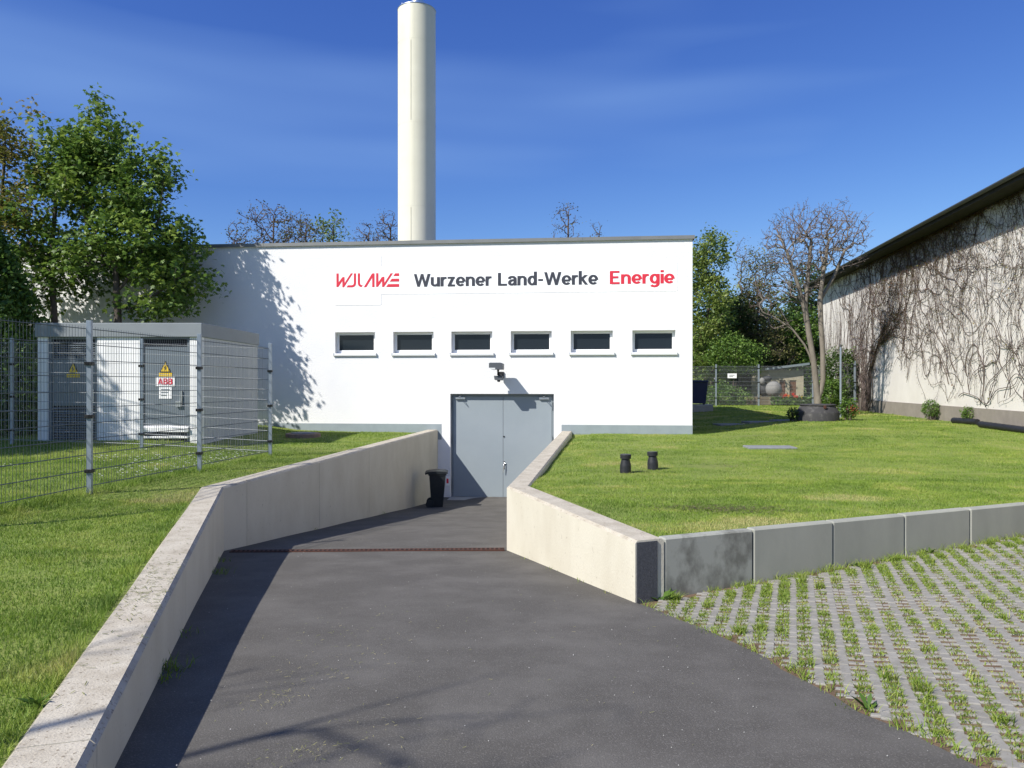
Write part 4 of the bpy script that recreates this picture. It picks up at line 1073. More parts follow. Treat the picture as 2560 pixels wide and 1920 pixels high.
# ---- trees showing above the roof
def roof_tree(name, label, x, top, Y, half, ntips, leafmat, nleaf, lsize, group, lsig=0.14, extra=(), tr=0.10, tip=0.013, seg=0.35, shell=0.1):
    c = px(x, top, Y); hz = c[2]; w_ = half * Y / 1650
    b = (c[0], Y, 0.2)
    st = [[b, (c[0], Y, hz * 0.45), (c[0] + 0.1, Y, hz * 0.7), (c[0] + 0.15, Y, hz * 0.92)], [(c[0], Y, hz * 0.4), (c[0] - w_ * 0.4, Y, hz * 0.62), (c[0] - w_ * 0.62, Y, hz * 0.8)], [(c[0], Y, hz * 0.45), (c[0] + w_ * 0.4, Y + .3, hz * 0.66), (c[0] + w_ * 0.6, Y, hz * 0.8)]]
    el = [(c[0], Y, hz * 0.80, w_ * 0.75, w_ * 0.7, hz * 0.20), (c[0] - w_ * 0.5, Y, hz * 0.68, w_ * 0.5, w_ * 0.5, hz * 0.15), (c[0] + w_ * 0.5, Y, hz * 0.70, w_ * 0.5, w_ * 0.5, hz * 0.16)] + list(extra)
    return tree(name, label, 'tree', st, el, ntips, tr, tip, M['twig'], leafmat, nleaf, lsize, lsig, 'oval', group, seg=seg, jit=0.10, stiff=0.9, along=0.15, shell=shell)
RG = 'budding trees behind the roof'
roof_tree('budding_tree', 'leftmost budding tree above the roof, wide and nearly bare', 585, 430, 38, 128, 800, M['bud'], 4, 0.12, RG, lsig=0.12)
roof_tree('budding_tree', 'budding tree above the roof left of the green-leaved one', 655, 458, 40, 70, 480, M['leafolive'], 5, 0.13, RG)
roof_tree('leafy_tree', 'fresh green tree top showing over the roof left of the chimney', 715, 455, 42, 58, 260, M['leafpale'], 10, 0.17, RG, lsig=0.2)
roof_tree('budding_tree', 'twiggy upright tree top between the green tree and the chimney', 790, 472, 40, 42, 520, M['bud'], 2, 0.09, RG, shell=0.0)
roof_tree('budding_tree', 'twiggy tree top touching the left side of the chimney', 838, 452, 40, 44, 600, M['bud'], 2, 0.09, RG, shell=0.0)
roof_tree('budding_tree', 'spiky sparse tree top right of the chimney over the roof', 1222, 430, 41, 46, 260, M['bud'], 3, 0.10, RG, shell=0.0)
roof_tree('budding_tree', 'low sparse tree top nearest to the right end of the roof', 1288, 474, 41, 38, 190, M['bud'], 3, 0.10, RG, shell=0.0)

# ---- bare tree beside the manhole
BY = 27.0
tree('bare_tree', 'bare grey two-stemmed tree standing behind the black manhole', 'tree',
     [[(px(1768, 880, BY)[0], BY, gz(10.8, BY) - 0.05), px(1766, 860, BY), px(1757, 776, BY), px(1746, 713, BY), px(1739, 668, BY), px(1722, 610, BY - .2), px(1700, 545, BY - .3)],
      [px(1768, 872, BY), px(1778, 820, BY), px(1777, 754, BY), px(1774, 712, BY), px(1771, 649, BY), px(1778, 590, BY), px(1790, 520, BY)],
      [px(1760, 790, BY), px(1738, 745, BY), px(1712, 712, BY), px(1680, 690, BY), px(1640, 680, BY)],
      [px(1739, 668, BY), px(1745, 600, BY), px(1752, 520, BY)], [px(1771, 649, BY), px(1800, 600, BY + .3), px(1825, 540, BY + .4)]],
     [ell(1735, 520, BY, 85, 75, 1.5), ell(1790, 512, BY, 75, 68, 1.5), ell(1700, 600, BY, 80, 60, 1.3), ell(1655, 650, BY, 45, 35, .7), ell(1690, 520, BY, 40, 45, .9), ell(1835, 530, BY, 35, 60, 1.0), ell(1690, 700, BY, 30, 18, .4)],
     2300, 0.125, 0.0075, M['greybark'], M['bud'], 1, 0.045, 0.03, jit=0.022, stiff=1.15, wisp=260, seg=0.25, along=0.25, shell=0.0, twig='greytwig')

# ---- garden trees and bushes behind the far fence
GG = 'garden trees beyond the far fence'
def bg_tree(name, label, x, top, Y, ells, ntips, leafmat, nleaf, lsize, lsig=0.25, tr=0.11, tip=0.012, bark='twig', shell=0.3, along=0.3):
    c = px(x, top, Y); z0 = gz(c[0], Y)
    st = [[(c[0], Y, z0 - 0.1), (c[0] + .15, Y, z0 + (c[2] - z0) * 0.25), (c[0] - .15, Y, z0 + (c[2] - z0) * 0.5), (c[0], Y, z0 + (c[2] - z0) * 0.66)]]
    return tree(name, label, 'tree', st, [ell(*e[:2], Y, *e[2:]) for e in ells], ntips, tr, tip, M[bark], leafmat, nleaf, lsize, lsig, 'oval', GG, seg=0.5, jit=0.12, along=along, shell=shell)
bg_tree('leafy_tree', 'tall pale green tree just right of the white building corner', 1535, 495, 44, [(1535, 560, 38, 65, 1.6), (1528, 660, 52, 75, 2.2), (1525, 770, 55, 60, 2.2), (1565, 530, 12, 30, .5), (1500, 600, 30, 70, 1.2)], 420, M['leafpale'], 24, 0.20)
bg_tree('evergreen_tree', 'dark evergreen mass between the pale tree and the bare tree', 1585, 640, 48, [(1585, 700, 50, 60, 2.0), (1600, 790, 60, 60, 2.2), (1560, 650, 25, 30, 1)], 320, M['leafdark'], 26, 0.24)
bg_tree('olive_tree', 'olive brown half-leaved tree left of the bare tree', 1640, 525, 47, [(1640, 590, 38, 62, 1.5), (1635, 680, 58, 70, 2.0), (1655, 760, 60, 55, 2.0), (1668, 560, 20, 40, .8)], 700, M['leafolive'], 9, 0.15, lsig=0.22)
bg_tree('twiggy_tree', 'thin pinkish bare tree top left of the olive tree', 1602, 506, 52, [(1602, 570, 15, 62, .8), (1610, 680, 30, 60, 1.2)], 420, M['bud'], 2, 0.09, shell=0.0)
bg_tree('evergreen_tree', 'dark tree behind the bare tree beside the hall eaves', 1745, 560, 50, [(1745, 640, 48, 78, 2.0), (1720, 740, 65, 70, 2.2), (1775, 740, 40, 70, 1.6)], 420, M['leafdark'], 20, 0.21)
bg_tree('leafy_tree', 'fresh green tree low behind the bare tree trunk', 1715, 640, 47.5, [(1722, 720, 50, 60, 1.6), (1690, 800, 60, 40, 1.5), (1745, 800, 45, 40, 1.4)], 320, M['leafmid'], 20, 0.19)
def bush(name, label, x, y, Y, rx, ry, rd, n, leafmat, lsize, group=None, lt=(0.1, 0.9), stems=True, nst=9):
    c = px(x, y, Y); k = Y / 1650; z0 = gz(c[0], Y)
    root = tag(empty(name, (c[0], Y, z0)), label, 'shrub', group)
    h = (c[2] - z0); mb = MB()
    for i in range(nst):
        a = random.uniform(0, 6.28); q = random.uniform(0.2, 0.8)
        mb.tube([(0.1 * math.cos(a), 0.1 * math.sin(a), -0.03), (rx * k * 0.4 * q * math.cos(a), rd * 0.4 * q * math.sin(a), h * 0.7), (rx * k * q * math.cos(a), rd * q * math.sin(a), h + ry * k * 0.5)], [0.02, 0.014, 0.005], 4)
    mb.build('branches', M['twig'], root)
    d = rng.normal(0, 1, (n, 3)); d /= np.linalg.norm(d, axis=1)[:, None]
    u = np.sin(d[:, 0] * 4 + d[:, 2] * 3.1 + x) * np.sin(d[:, 1] * 5.3 + d[:, 2] * 4) 
    u2 = np.sin(d[:, 0] * 2.1 + x * 3) * np.cos(d[:, 1] * 2.4 + x) + 0.6 * np.sin(d[:, 2] * 7 + d[:, 0] * 6 + x)
    r = rng.uniform(0.35, 1, n) ** 0.45 * (1 + 0.20 * u + 0.16 * u2) * rng.choice((1, 1, 1, 1.12), n)
    C = np.stack([d[:, 0] * r * rx * k, d[:, 1] * r * rd, h + d[:, 2] * r * ry * k], 1); C[:, 2] = np.maximum(C[:, 2], 0.03)
    leaves('foliage', C, lsize, leafmat, root, 'oval', up=0.4, tvar=np.clip(0.5 * (lt[0] + lt[1]) + 0.35 * u, lt[0], lt[1]))
    return root
BG = 'bushes along the far fence'
bush('bush', 'large leafy bush behind the fence beside the navy container', 1560, 860, 40.5, 52, 30, 1.2, 3600, M['leafmid'], 0.13, BG)
bush('bush', 'tall bright green bush behind the white fence notice', 1585, 770, 42, 62, 45, 1.4, 4200, M['leafmid'], 0.15, BG, lt=(0.3, 1.0))
bush('bush', 'dark bush filling the gap behind the shed roof', 1690, 790, 50, 70, 40, 1.5, 4200, M['leafdark'], 0.16, BG)
bush('bush', 'dark bush close to the white building corner', 1520, 800, 46, 45, 65, 1.5, 4200, M['leafdark'], 0.16, BG)
bush('bush', 'broad dark bush with pale blossom beside the grey pole', 1820, 815, 33.5, 46, 62, 1.2, 4200, M['leafdark'], 0.13, BG)
bush('bush', 'green bush right behind the bare tree trunk', 1795, 850, 31, 26, 32, 0.8, 2200, M['leafmid'], 0.11, BG, lt=(0.3, 1.0))
bush('shrub', 'leafy shrub with a red shoot on the right side of the manhole', 1832, 882, 24.2, 20, 21, 0.35, 900, M['leafmid'], 0.075, None, lt=(0.2, 1.0))
bush('shrub', 'dark leafy plant on the left side of the manhole', 1712, 893, 24.0, 12, 13, 0.22, 260, M['leafdark'], 0.085)
HG = 'small shrubs at the foot of the hall wall'
bush('shrub', 'small round green shrub at the hall plinth, nearest to the bare tree', 2012, 884, 24.3, 20, 19, 0.3, 1500, M['leafmid'], 0.05, HG, lt=(0.2, 1.0))
bush('shrub', 'small yellowish green shrub beside the black pipes', 2103, 893, 22.0, 25, 16, 0.3, 1500, M['leafmid'], 0.05, HG, lt=(0.4, 1.0))
bush('shrub', 'thin sprawling shrub with few leaves at the hall plinth', 2170, 885, 20.6, 20, 24, 0.25, 260, M['leafpale'], 0.06, HG)
bush('shrub', 'green shrub cut off by the right picture edge', 2205, 900, 20.0, 14, 15, 0.25, 900, M['leafmid'], 0.05, HG)
c = px(1836, 880, 24.0); rs = bpy.data.objects['shrub']
tag(leaves('red_shoot', rng.normal(0, 1, (60, 3)) * (0.07, 0.05, 0.09) + (0.03, -0.3, 0.35), 0.06, M['redleaf'], rs, 'oval', up=0.2), kind='stuff')

# far hedge of garden trees that reads as one mass
hd = []
for k in range(130):
    x = random.uniform(-40, 60) if k < 90 else random.uniform(12, 36); y = random.uniform(62, 76); h = random.uniform(3.5, 7.0) if x < 10 else random.uniform(5.5, 10.5); r = random.uniform(2, 3.6)
    d = rng.normal(0, 1, (230, 3)); d /= np.linalg.norm(d, axis=1)[:, None]
    hd.append(d * (r, r, h * 0.5) * rng.uniform(0.75, 1.05, (230, 1)) + (x, y, h * 0.52))
o = leaves('distant_trees', np.concatenate(hd), 0.55, M['leafdark'], None, 'oval')
tag(o, 'dark far-off tree line closing the gaps behind the gardens', 'trees', kind='stuff')

# ------------------------------------------------------------------ far fence, garden and small things there
ff = tag(empty('garden_fence', (0, 0, 0)), 'pale mesh fence across the far end of the right lawn', 'fence')
fy = 38.6
fxs = [px(1455, 880, fy)[0], px(1547, 880, fy)[0], px(1639, 880, fy)[0], px(1756, 880, fy)[0]]
fence(ff, [(x, fy, gz(x, fy), 0.0) for x in fxs] + [(14.5, 32.3, gz(14.5, 32.3), 0.0)], [(0, 1), (1, 2), (2, 3), (3, 4)], 2.0, M['wirepale'], wr=0.0026, hr=0.004, post=(0.07, 0.07), clamp=(0.4, 1.2, 1.9))
fs = tag(empty('fence_notice', (px(1581, 812, fy)[0], fy - 0.05, px(1581, 817, fy)[2])), 'small white notice board hung on the far mesh fence', 'sign')
MB().bbox((-0.23, -0.012, 0), (0.23, 0.0, 0.235), 0.003).build('board', M['boardwhite'], fs)
mb = MB()
for k in range(2): mb.box((-0.15, -0.015, 0.14 - 0.07 * k), (0.12 - 0.08 * k, -0.0125, 0.165 - 0.07 * k))
mb.build('print', M['signdark'], fs)
bc = tag(empty('waste_container', (px(1500, 870, 33)[0], 33.0, 0.62)), 'navy blue plastic container half hidden behind the white building', 'container')
mb = MB(); taper(mb, -0.5, 0.40, -0.35, 0.35, 0.06, -0.58, 0.48, -0.42, 0.42, 0.95); mb.build('body', M['blue'], bc)
MB().bbox((-0.62, -0.46, 0.952), (0.51, 0.46, 1.05), 0.03).build('lid', M['blue'], bc)
for x in (-0.4, 0.33): MB().tube([(x, -0.33, 0.05), (x, -0.28, 0.05)], 0.05, 10).build('wheel', M['black'], bc)
cp = tag(empty('concrete_pad', (px(1500, 880, 33)[0], 33.0, gz(8, 33))), 'low concrete pad under the navy container', 'concrete pad')
MB().bbox((-1.2, -0.6, -0.05), (0.66, 0.7, 0.62 - gz(8, 33)), 0.015).build('pad', M['slabtop'], cp)
gp_ = tag(empty('grey_pole', (px(1816, 880, 26)[0], 26.0, gz(11.2, 26))), 'thin grey steel pole standing right of the bare tree', 'pole')
MB().lathe([(0.034, -0.1), (0.034, 2.42)], n=14).build('tube', M['post'], gp_)
MB().lathe([(0.05, 2.42), (0.055, 2.47), (0.02, 2.50)], n=14).build('cap', M['gutter'], gp_)
# garden shed
SYd = 42.3; k = SYd / 1650
s0, s1 = px(1660, 858, SYd), px(1736, 858, SYd); zs_ = gz(15.5, SYd)
sh = tag(empty('garden_shed', (s0[0], SYd, zs_)), 'cream garden shed with brown doors behind the far fence', 'shed')
Ws = s1[0] - s0[0]; zr0, zr1 = px(0, 800, SYd)[2] - zs_, px(0, 793, SYd)[2] - zs_
d1, d2 = (1052/4.608+1720)/1.1573, (1128/4.608+1720)/1.1573
dx = [(px((a_/4.608+1720)/1.1573, 0, SYd)[0] - s0[0]) for a_ in (1055, 1125, 1170, 1250)]
mb = MB()
for a, b in ((0, dx[0]), (dx[1], dx[2]), (dx[3], Ws)): mb.box((a, 0, -0.1), (b, 0.15, zr0))
for a, b in ((dx[0], dx[1]), (dx[2], dx[3])): mb.box((a, 0, zr0 - 0.55), (b, 0.15, zr0))
mb.box((0, 0.151, -0.1), (Ws, 3, zr0)); mb.build('wall', M['shedwall'], sh)
mb = MB(); mb.add([(-0.2, -0.35, zr0 + .01), (Ws + .2, -0.35, zr1 + .12), (Ws + .2, 3.2, zr1 + .02), (-0.2, 3.2, zr0 - .05), (-0.2, -0.35, zr0 + .13), (Ws + .2, -0.35, zr1 + .24), (Ws + .2, 3.2, zr1 + .14), (-0.2, 3.2, zr0 + .07)], [(0,3,2,1),(4,5,6,7),(0,1,5,4),(1,2,6,5),(2,3,7,6),(3,0,4,7)]); mb.build('roof', M['shedroof'], sh)
for a, b in ((dx[0], dx[1]), (dx[2], dx[3])): MB().bbox((a + .01, 0.05, 0.02), (b - .01, 0.10, zr0 - 0.56), 0.01).build('door', M['sheddoor'], sh)
# round pale shape with dark cover on a timber bed
gy = 40.8
c0 = px((985/4.608+1720)/1.1573, (520/4.608+860)/1.1573, gy); kk = gy / 1650 / 4.608 / 1.1573
gb = tag(empty('garden_ball', (c0[0], gy, c0[2])), 'big pale rounded shell with a dark hood behind the far fence', 'garden ornament')
mb = MB(); prof = [(math.sin(R(a_)) * 92 * kk + 0.001, -math.cos(R(a_)) * 92 * kk) for a_ in range(0, 181, 12)]; mb.lathe(prof, n=24); mb.build('shell', M['ball'], gb)
mb = MB(); mb.lathe([(math.sin(R(a_)) * 80 * kk + 0.001, -math.cos(R(a_)) * 84 * kk) for a_ in range(0, 181, 15)], (-85 * kk, 0.35, 0), n=20); mb.lathe([(math.sin(R(a_)) * 55 * kk + 0.001, -math.cos(R(a_)) * 40 * kk) for a_ in range(0, 181, 15)], (-55 * kk, 0.30, 120 * kk), n=16); mb.build('hood', M['tarp'], gb)
mb = MB(); mb.lathe([(math.sin(R(a_)) * 34 * kk + 0.001, -math.cos(R(a_)) * 42 * kk) for a_ in range(0, 181, 15)], (-128 * kk, 0.05, 92 * kk), n=16); mb.build('pale_knob', M['ball'], gb)
tb0, tb1 = px((705/4.608+1720)/1.1573, 0, gy)[0], px((1085/4.608+1720)/1.1573, 0, gy)[0]
tb = tag(empty('raised_bed', (tb0, gy - 0.5, gz(15, gy))), 'low grey timber raised bed under the pale rounded shell', 'raised bed')
hb = c0[2] - 88 * kk - gz(15, gy)
for k_ in range(3): MB().bbox((0, 0, k_ * hb / 3 + 0.005), (tb1 - tb0, 0.06, (k_ + 1) * hb / 3 - 0.005), 0.008).build('plank', M['timber'], tb)
for x_ in (0.0, (tb1 - tb0) / 2, tb1 - tb0 - 0.1): MB().bbox((x_, -0.07, 0), (x_ + 0.1, -0.003, hb + 0.02), 0.008).build('stake', M['timber'], tb)
MB().box((0.02, 0.062, 0.0), (tb1 - tb0 - 0.02, 1.0, hb - 0.01)).build('soil', M['soil'], tb)
# tulips
ty = 39.4
TU = [(1092, 628, 0.0, 'leftmost red tulip behind the far fence'), (1108, 612, 0.1, 'second tulip from the left, red, behind the far fence'), (1132, 606, 0.35, 'orange tulip left of the middle in the far bed'), (1143, 632, 1.0, 'yellow tulip among the orange ones in the far bed'),
      (1158, 616, 0.6, 'light orange tulip beside the yellow one in the far bed'), (1207, 594, 0.0, 'tallest red tulip in the far bed'), (1219, 622, 0.25, 'orange red tulip under the tallest one'), (1266, 628, 0.0, 'lone red tulip near the right end of the far bed'), (1302, 634, 0.9, 'rightmost yellow tulip in the far bed')]
for (zx, zy, t_, lab) in TU:
    p = px((zx/4.608+1720)/1.1573, (zy/4.608+860)/1.1573, ty); z0 = gz(p[0], ty)
    tu = tag(empty('tulip', (p[0], ty + random.uniform(-.2, .2), z0)), lab, 'tulip', 'tulips in the garden bed')
    h_ = max(0.25, p[2] - z0)
    MB().tube([(0, 0, 0), (0.01, 0, h_)], 0.012, 4).build('stem', M['leafmid'], tu)
    V = []; F = []
    for a_ in range(6):
        an = a_ * math.pi / 3; q = len(V); r_ = 0.075
        V += [(0, 0, h_ - 0.02), (r_ * math.cos(an - .5), r_ * math.sin(an - .5), h_ + 0.06), (r_ * .7 * math.cos(an), r_ * .7 * math.sin(an), h_ + 0.17), (r_ * math.cos(an + .5), r_ * math.sin(an + .5), h_ + 0.06)]; F.append((q, q+1, q+2, q+3))
    nmesh('blossom', V, F, M['tulip'], tu, tint=[t_] * len(V))
C = rng.uniform(0, 1, (700, 3)) * (2.6, 0.9, 0.5); C[:, 0] += px(1672, 0, ty)[0]; C[:, 1] += ty - 0.4; C[:, 2] = C[:, 2] ** 1.2 + gz(14, ty)
tag(leaves('flower_bed_leaves', C, 0.22, M['leafmid'], None, 'oval', up=0.0), 'low green leaves of the tulip bed behind the far fence', 'plants', kind='stuff')

# black drain pipes along the hall
for (a, b, lab) in (((2060, 911, 22.6), (2112, 915, 21.4), 'short black pipe lying at the hall wall, farthest one'), ((2118, 922, 20.6), (2240, 935, 18.3), 'long black pipe lying in the grass at the right edge'), ((2130, 913, 21.7), (2200, 921, 20.0), 'black pipe lying behind the longer one at the right edge')):
    A, B = px(a[0], a[1], a[2]), px(b[0], b[1], b[2])
    A = Vector((A[0], A[1], gz(A[0], A[1]) + 0.085)); B = Vector((B[0], B[1], gz(B[0], B[1]) + 0.085))
    pp = tag(empty('drain_pipe', A), lab, 'pipe', 'black pipes beside the hall')
    d = B - A; nseg = 24; rr = []; pts = []
    for i in range(nseg + 1): pts.append(d * (i / nseg)); rr.append(0.092 if i % 2 else 0.085)
    MB().tube(pts, rr, 12).build('tube', M['ventpipe'], pp)
    MB().tube([Vector((0, 0, 0)) - d.normalized() * 0.004, d.normalized() * 0.05], 0.07, 12).build('bore', M['dark'], pp)

# ------------------------------------------------------------------ grass
def blades(name, P, h, w, lean, tint, m=M['grass'], two=True):
    P = np.asarray(P, float); n = len(P)
    a = rng.uniform(0, 2 * math.pi, n); d = np.stack([np.cos(a), np.sin(a), np.zeros(n)], 1)
    b = rng.uniform(0, 2 * math.pi, n); e = np.stack([np.cos(b), np.sin(b), np.zeros(n)], 1)
    h = h * rng.uniform(0.55, 1.3, n); ln = lean * rng.uniform(0.3, 1.6, n) * h
    w = w * rng.uniform(0.7, 1.3, n) * 0.5; z = np.array((0, 0, 1.0))
    v0, v1 = P - d * w[:, None], P + d * w[:, None]
    mid = P + z * (h * 0.6)[:, None] + e * (ln * 0.35)[:, None]
    v2, v3 = mid + d * (w * 0.8)[:, None], mid - d * (w * 0.8)[:, None]
    v4 = P + z * h[:, None] + e * ln[:, None]
    if two:
        V = np.stack([v0, v1, v2, v3, v4], 1).reshape(-1, 3); q = (np.arange(n) * 5)[:, None]
        F = np.concatenate([q + (0, 1, 2), q + (0, 2, 3), q + (3, 2, 4)]); t = np.repeat(tint, 5)
    else:
        V = np.stack([v0, v1, v4], 1).reshape(-1, 3); F = (np.arange(n) * 3)[:, None] + np.array((0, 1, 2)); t = np.repeat(tint, 3)
    return V, F, t
def vnoise(x, y, s, seed):
    x = np.asarray(x) * s + seed * 17.3; y = np.asarray(y) * s + seed * 9.1
    r_ = np.random.default_rng(seed); G = r_.uniform(0, 1, (64, 64)); xi, yi = np.floor(x).astype(int), np.floor(y).astype(int)
    fx, fy_ = x - xi, y - yi; fx = fx * fx * (3 - 2 * fx); fy_ = fy_ * fy_ * (3 - 2 * fy_)
    g = lambda i, j: G[i % 64, j % 64]
    return (g(xi, yi) * (1-fx) + g(xi+1, yi) * fx) * (1-fy_) + (g(xi, yi+1) * (1-fx) + g(xi+1, yi+1) * fx) * fy_
def lawn_tint(x, y):
    t = 0.30 + 0.34 * (vnoise(x * 0.6, y * 1.2, 0.8, 3) - 0.5) + 0.52 * (vnoise(x * 0.55, y * 1.4, 2.6, 5) - 0.5) + 0.36 * (vnoise(x, y, 7.0, 9) - 0.5)
    dry = np.clip((vnoise(x, y, 1.1, 8) - 0.66) * 2.4, 0, 0.5)
    return t + dry
def inside_left(x, y): return (x < line_x(LWo, y) - 0.0) & (x > -0.80 * y - 2.0)
def inside_right(x, y):
    s_ = (x - SL0.x) * SLD.y - (y - SL0.y) * SLD.x       # >0 on the paving side
    return (x > line_x(RWo, np.minimum(y, 20.8)) + 0.0) & (s_ < -0.125) & (x < 0.80 * y + 1.5)
GV, GF, GT = {}, {}, {}
def sow(side, ya, yb, xa, xb, dens, h, w, two, lean=0.55):
    n = int((yb - ya) * (xb - xa) * dens); x = rng.uniform(xa, xb, n); y = rng.uniform(ya, yb, n)
    k = inside_left(x, y) if side == 'l' else inside_right(x, y)
    k &= ~((y > 20.95 - x * math.tan(TH)) & (x < 4.95))
    k &= ~((x > SX0 - .05) & (x < SX1 + .05) & (y > SY0 - .05) & (y < SY1 + .05))
    k &= ((x - mhx) ** 2 + (y - mhy) ** 2 > 0.42) & ((x + 5.25) ** 2 + (y - 19.2) ** 2 > 0.19)
    k &= ~((np.abs(x - 5.5) < 0.49) & (np.abs(y - 16.3) < 0.26)) & ~((x > 6.4) & (x < 9.2) & (np.abs(y - 24.15 - (x - 7.8) * 0.15) < 0.24))
    thin = vnoise(x, y, 1.4, 21) * 0.5 + vnoise(x, y, 5, 22) * 0.5
    k &= rng.uniform(0, 1, n) < np.clip(0.55 + 1.1 * (thin - 0.25), 0.25, 1)
    x, y = x[k], y[k]
    if side == 'r':       # bare earthy spots
        for (cx, cy, r_) in ((3.35, 12.75, 0.38), (6.05, 19.6, 0.40), (5.3, 18.0, 0.2)):
            kk_ = ((x - cx) / 1.6) ** 2 + (y - cy) ** 2 < r_ * r_ * rng.uniform(0.2, 1.3, len(x)); x, y = x[~kk_], y[~kk_]
    tall = 1 + 0.7 * np.clip(vnoise(x, y, 3.0, 31) - 0.55, 0, 1) * 2
    # longer grass along fence foot and wall edges
    dl = np.abs(x - np.interp(y, [6.95, 9.4, 11.85, 14.4], [-5.55, -5.2, -4.85, -4.56])); tall = tall * (1 + 1.6 * np.exp(-(dl / 0.12) ** 2) * (y > 6) * (y < 14.6) * (side == 'l'))
    if side == 'l': tall = tall * (1 + 0.9 * np.exp(-((line_x(LWo, y) - x) / 0.10) ** 2) * (y < 10)) * np.where((x < -5) & (y > 7) & (y < 15), 1.5, 1.0)
    P = np.stack([x, y, lawn_z(x, y) - 0.004], 1)
    V, F, t = blades('g', P, h * tall, w, lean, np.clip(lawn_tint(x, y) + rng.normal(0, 0.11, len(x)), 0, 1), two=two)
    b = sum(len(v) for v in GV.setdefault(side, [])); GV[side].append(V); GF.setdefault(side, []).append(F + b); GT.setdefault(side, []).append(t)
sow('l', 1.6, 5.0, -5.5, -1.4, 10500, 0.026, 0.004, True)
sow('l', 5.0, 9.0, -9.0, -2.3, 5600, 0.026, 0.005, True)
sow('l', 9.0, 15.5, -13.5, -3.0, 2600, 0.028, 0.007, False)
sow('l', 15.5, 22.8, -19, -2.3, 1000, 0.032, 0.011, False)
sow('r', 6.9, 11.0, -0.2, 10.2, 5600, 0.023, 0.005, True)
sow('r', 11.0, 16.0, 0.0, 13.5, 2500, 0.025, 0.007, False)
sow('r', 16.0, 22.0, 0.7, 17, 1100, 0.028, 0.011, False)
sow('r', 22.0, 32.0, 4.9, 22, 450, 0.032, 0.018, False)
sow('r', 32.0, 39.0, 5.0, 18, 220, 0.04, 0.025, False)
for side, nm, lab in (('l', 'lawn_grass', 'short mown grass left of the ramp, longer inside the fence'), ('r', 'lawn_grass', 'short sunlit mown grass right of the ramp')):
    o = nmesh(nm, np.concatenate(GV[side]), np.concatenate(GF[side]), M['grass'], tint=np.concatenate(GT[side])); tag(o, lab, 'grass', kind='stuff')

# turf in the grid pavers
Vs, Fs, Ts = [], [], []; nb = 0
for (_, x, y, i, j) in cells:
    cx, cy = x + RD.x * PR * 0.5, y + RD.y * PR * 0.5
    if (Vector((cx, cy)) - SL0).dot(SLN) < 0.05: continue
    g = float(vnoise(cx, cy, 1.6, 41)) * 0.6 + random.random() * 0.55
    near_edge = max(0.0, 1 - ((Vector((x, y)) - SL0).dot(SLN)) / 0.7) + max(0.0, 1 - (x - float(edge_x(y))) / 0.5) * 0.5
    g += 0.45 * near_edge
    n = int(max(6, (g - 0.10) * 110))
    if g < 0.28: n = 7
    if x > 0.8 * y + 0.3 or y < 2.6: n = n // 4
    hh = 0.015 + 0.028 * max(0, g - 0.45) + (0.035 if random.random() < 0.03 + 0.14 * near_edge else 0)
    uu = rng.uniform(-0.045, 0.045, n); vv = rng.uniform(-0.027, 0.027, n)
    X = cx + RD.x * uu + CD.x * vv; Y_ = cy + RD.y * uu + CD.y * vv
    V, F, t = blades('g', np.stack([X, Y_, pave_z(X, Y_) - 0.012], 1), hh + 0.004, 0.0055, 0.8, np.clip(rng.normal(0.40 if g > 0.45 else 0.68, 0.20, n), 0, 1))
    Vs.append(V); Fs.append(F + nb); Ts.append(t); nb += len(V)
o = nmesh('paving_grass', np.concatenate(Vs), np.concatenate(Fs), M['grass'], tint=np.concatenate(Ts)); tag(o, 'grass tufts growing in the cells of the grid paving', 'grass', kind='stuff')

# fringe of weeds at wall feet and asphalt edge
Vs, Fs, Ts = [], [], []; nb = 0
def tuft(x, y, z, n, r, h, t0, w=0.007):
    global nb
    X = x + rng.normal(0, r, n); Y_ = y + rng.normal(0, r, n)
    V, F, t = blades('g', np.stack([X, Y_, np.full(n, z)], 1), h, w, 0.9, np.clip(rng.normal(t0, 0.15, n), 0, 1)); Vs.append(V); Fs.append(F + nb); Ts.append(t); nb += len(V)
for k_ in range(150):
    t_ = random.random() * 6; p = SL0 + SLD * t_ + SLN * random.uniform(0.01, 0.09); tuft(p.x, p.y, float(pave_z(p.x, p.y)) - 0.02, random.randint(4, 14), 0.025, random.uniform(0.04, 0.10), 0.45, 0.005)
for k_ in range(90):
    y = random.uniform(3.0, 6.7); tuft(float(edge_x(y)) + random.uniform(0, 0.06), y, float(floor_z(y)) - 0.01, random.randint(3, 12), 0.025, random.uniform(0.03, 0.08), 0.45, 0.005)
for (y, n_, h_) in ((4.75, 44, 0.07), (4.55, 24, 0.05), (8.3, 36, 0.07), (9.2, 20, 0.06), (5.6, 16, .05), (16.5, 14, .06), (13.0, 8, .05)):
    tuft(float(line_x(LW, y)) + 0.05, y, float(floor_z(y)), n_, 0.06, h_, 0.1)
for (y, n_) in ((7.2, 8), (7.8, 14), (8.6, 9), (9.4, 8)): tuft(float(line_x(RW, y)) - 0.02, y, float(floor_z(y)), n_, 0.06, 0.03, 0.5)
o = nmesh('edge_weeds', np.concatenate(Vs), np.concatenate(Fs), M['grass'], tint=np.concatenate(Ts)); tag(o, 'weeds along the wall feet and the asphalt edge', 'weeds', kind='stuff')
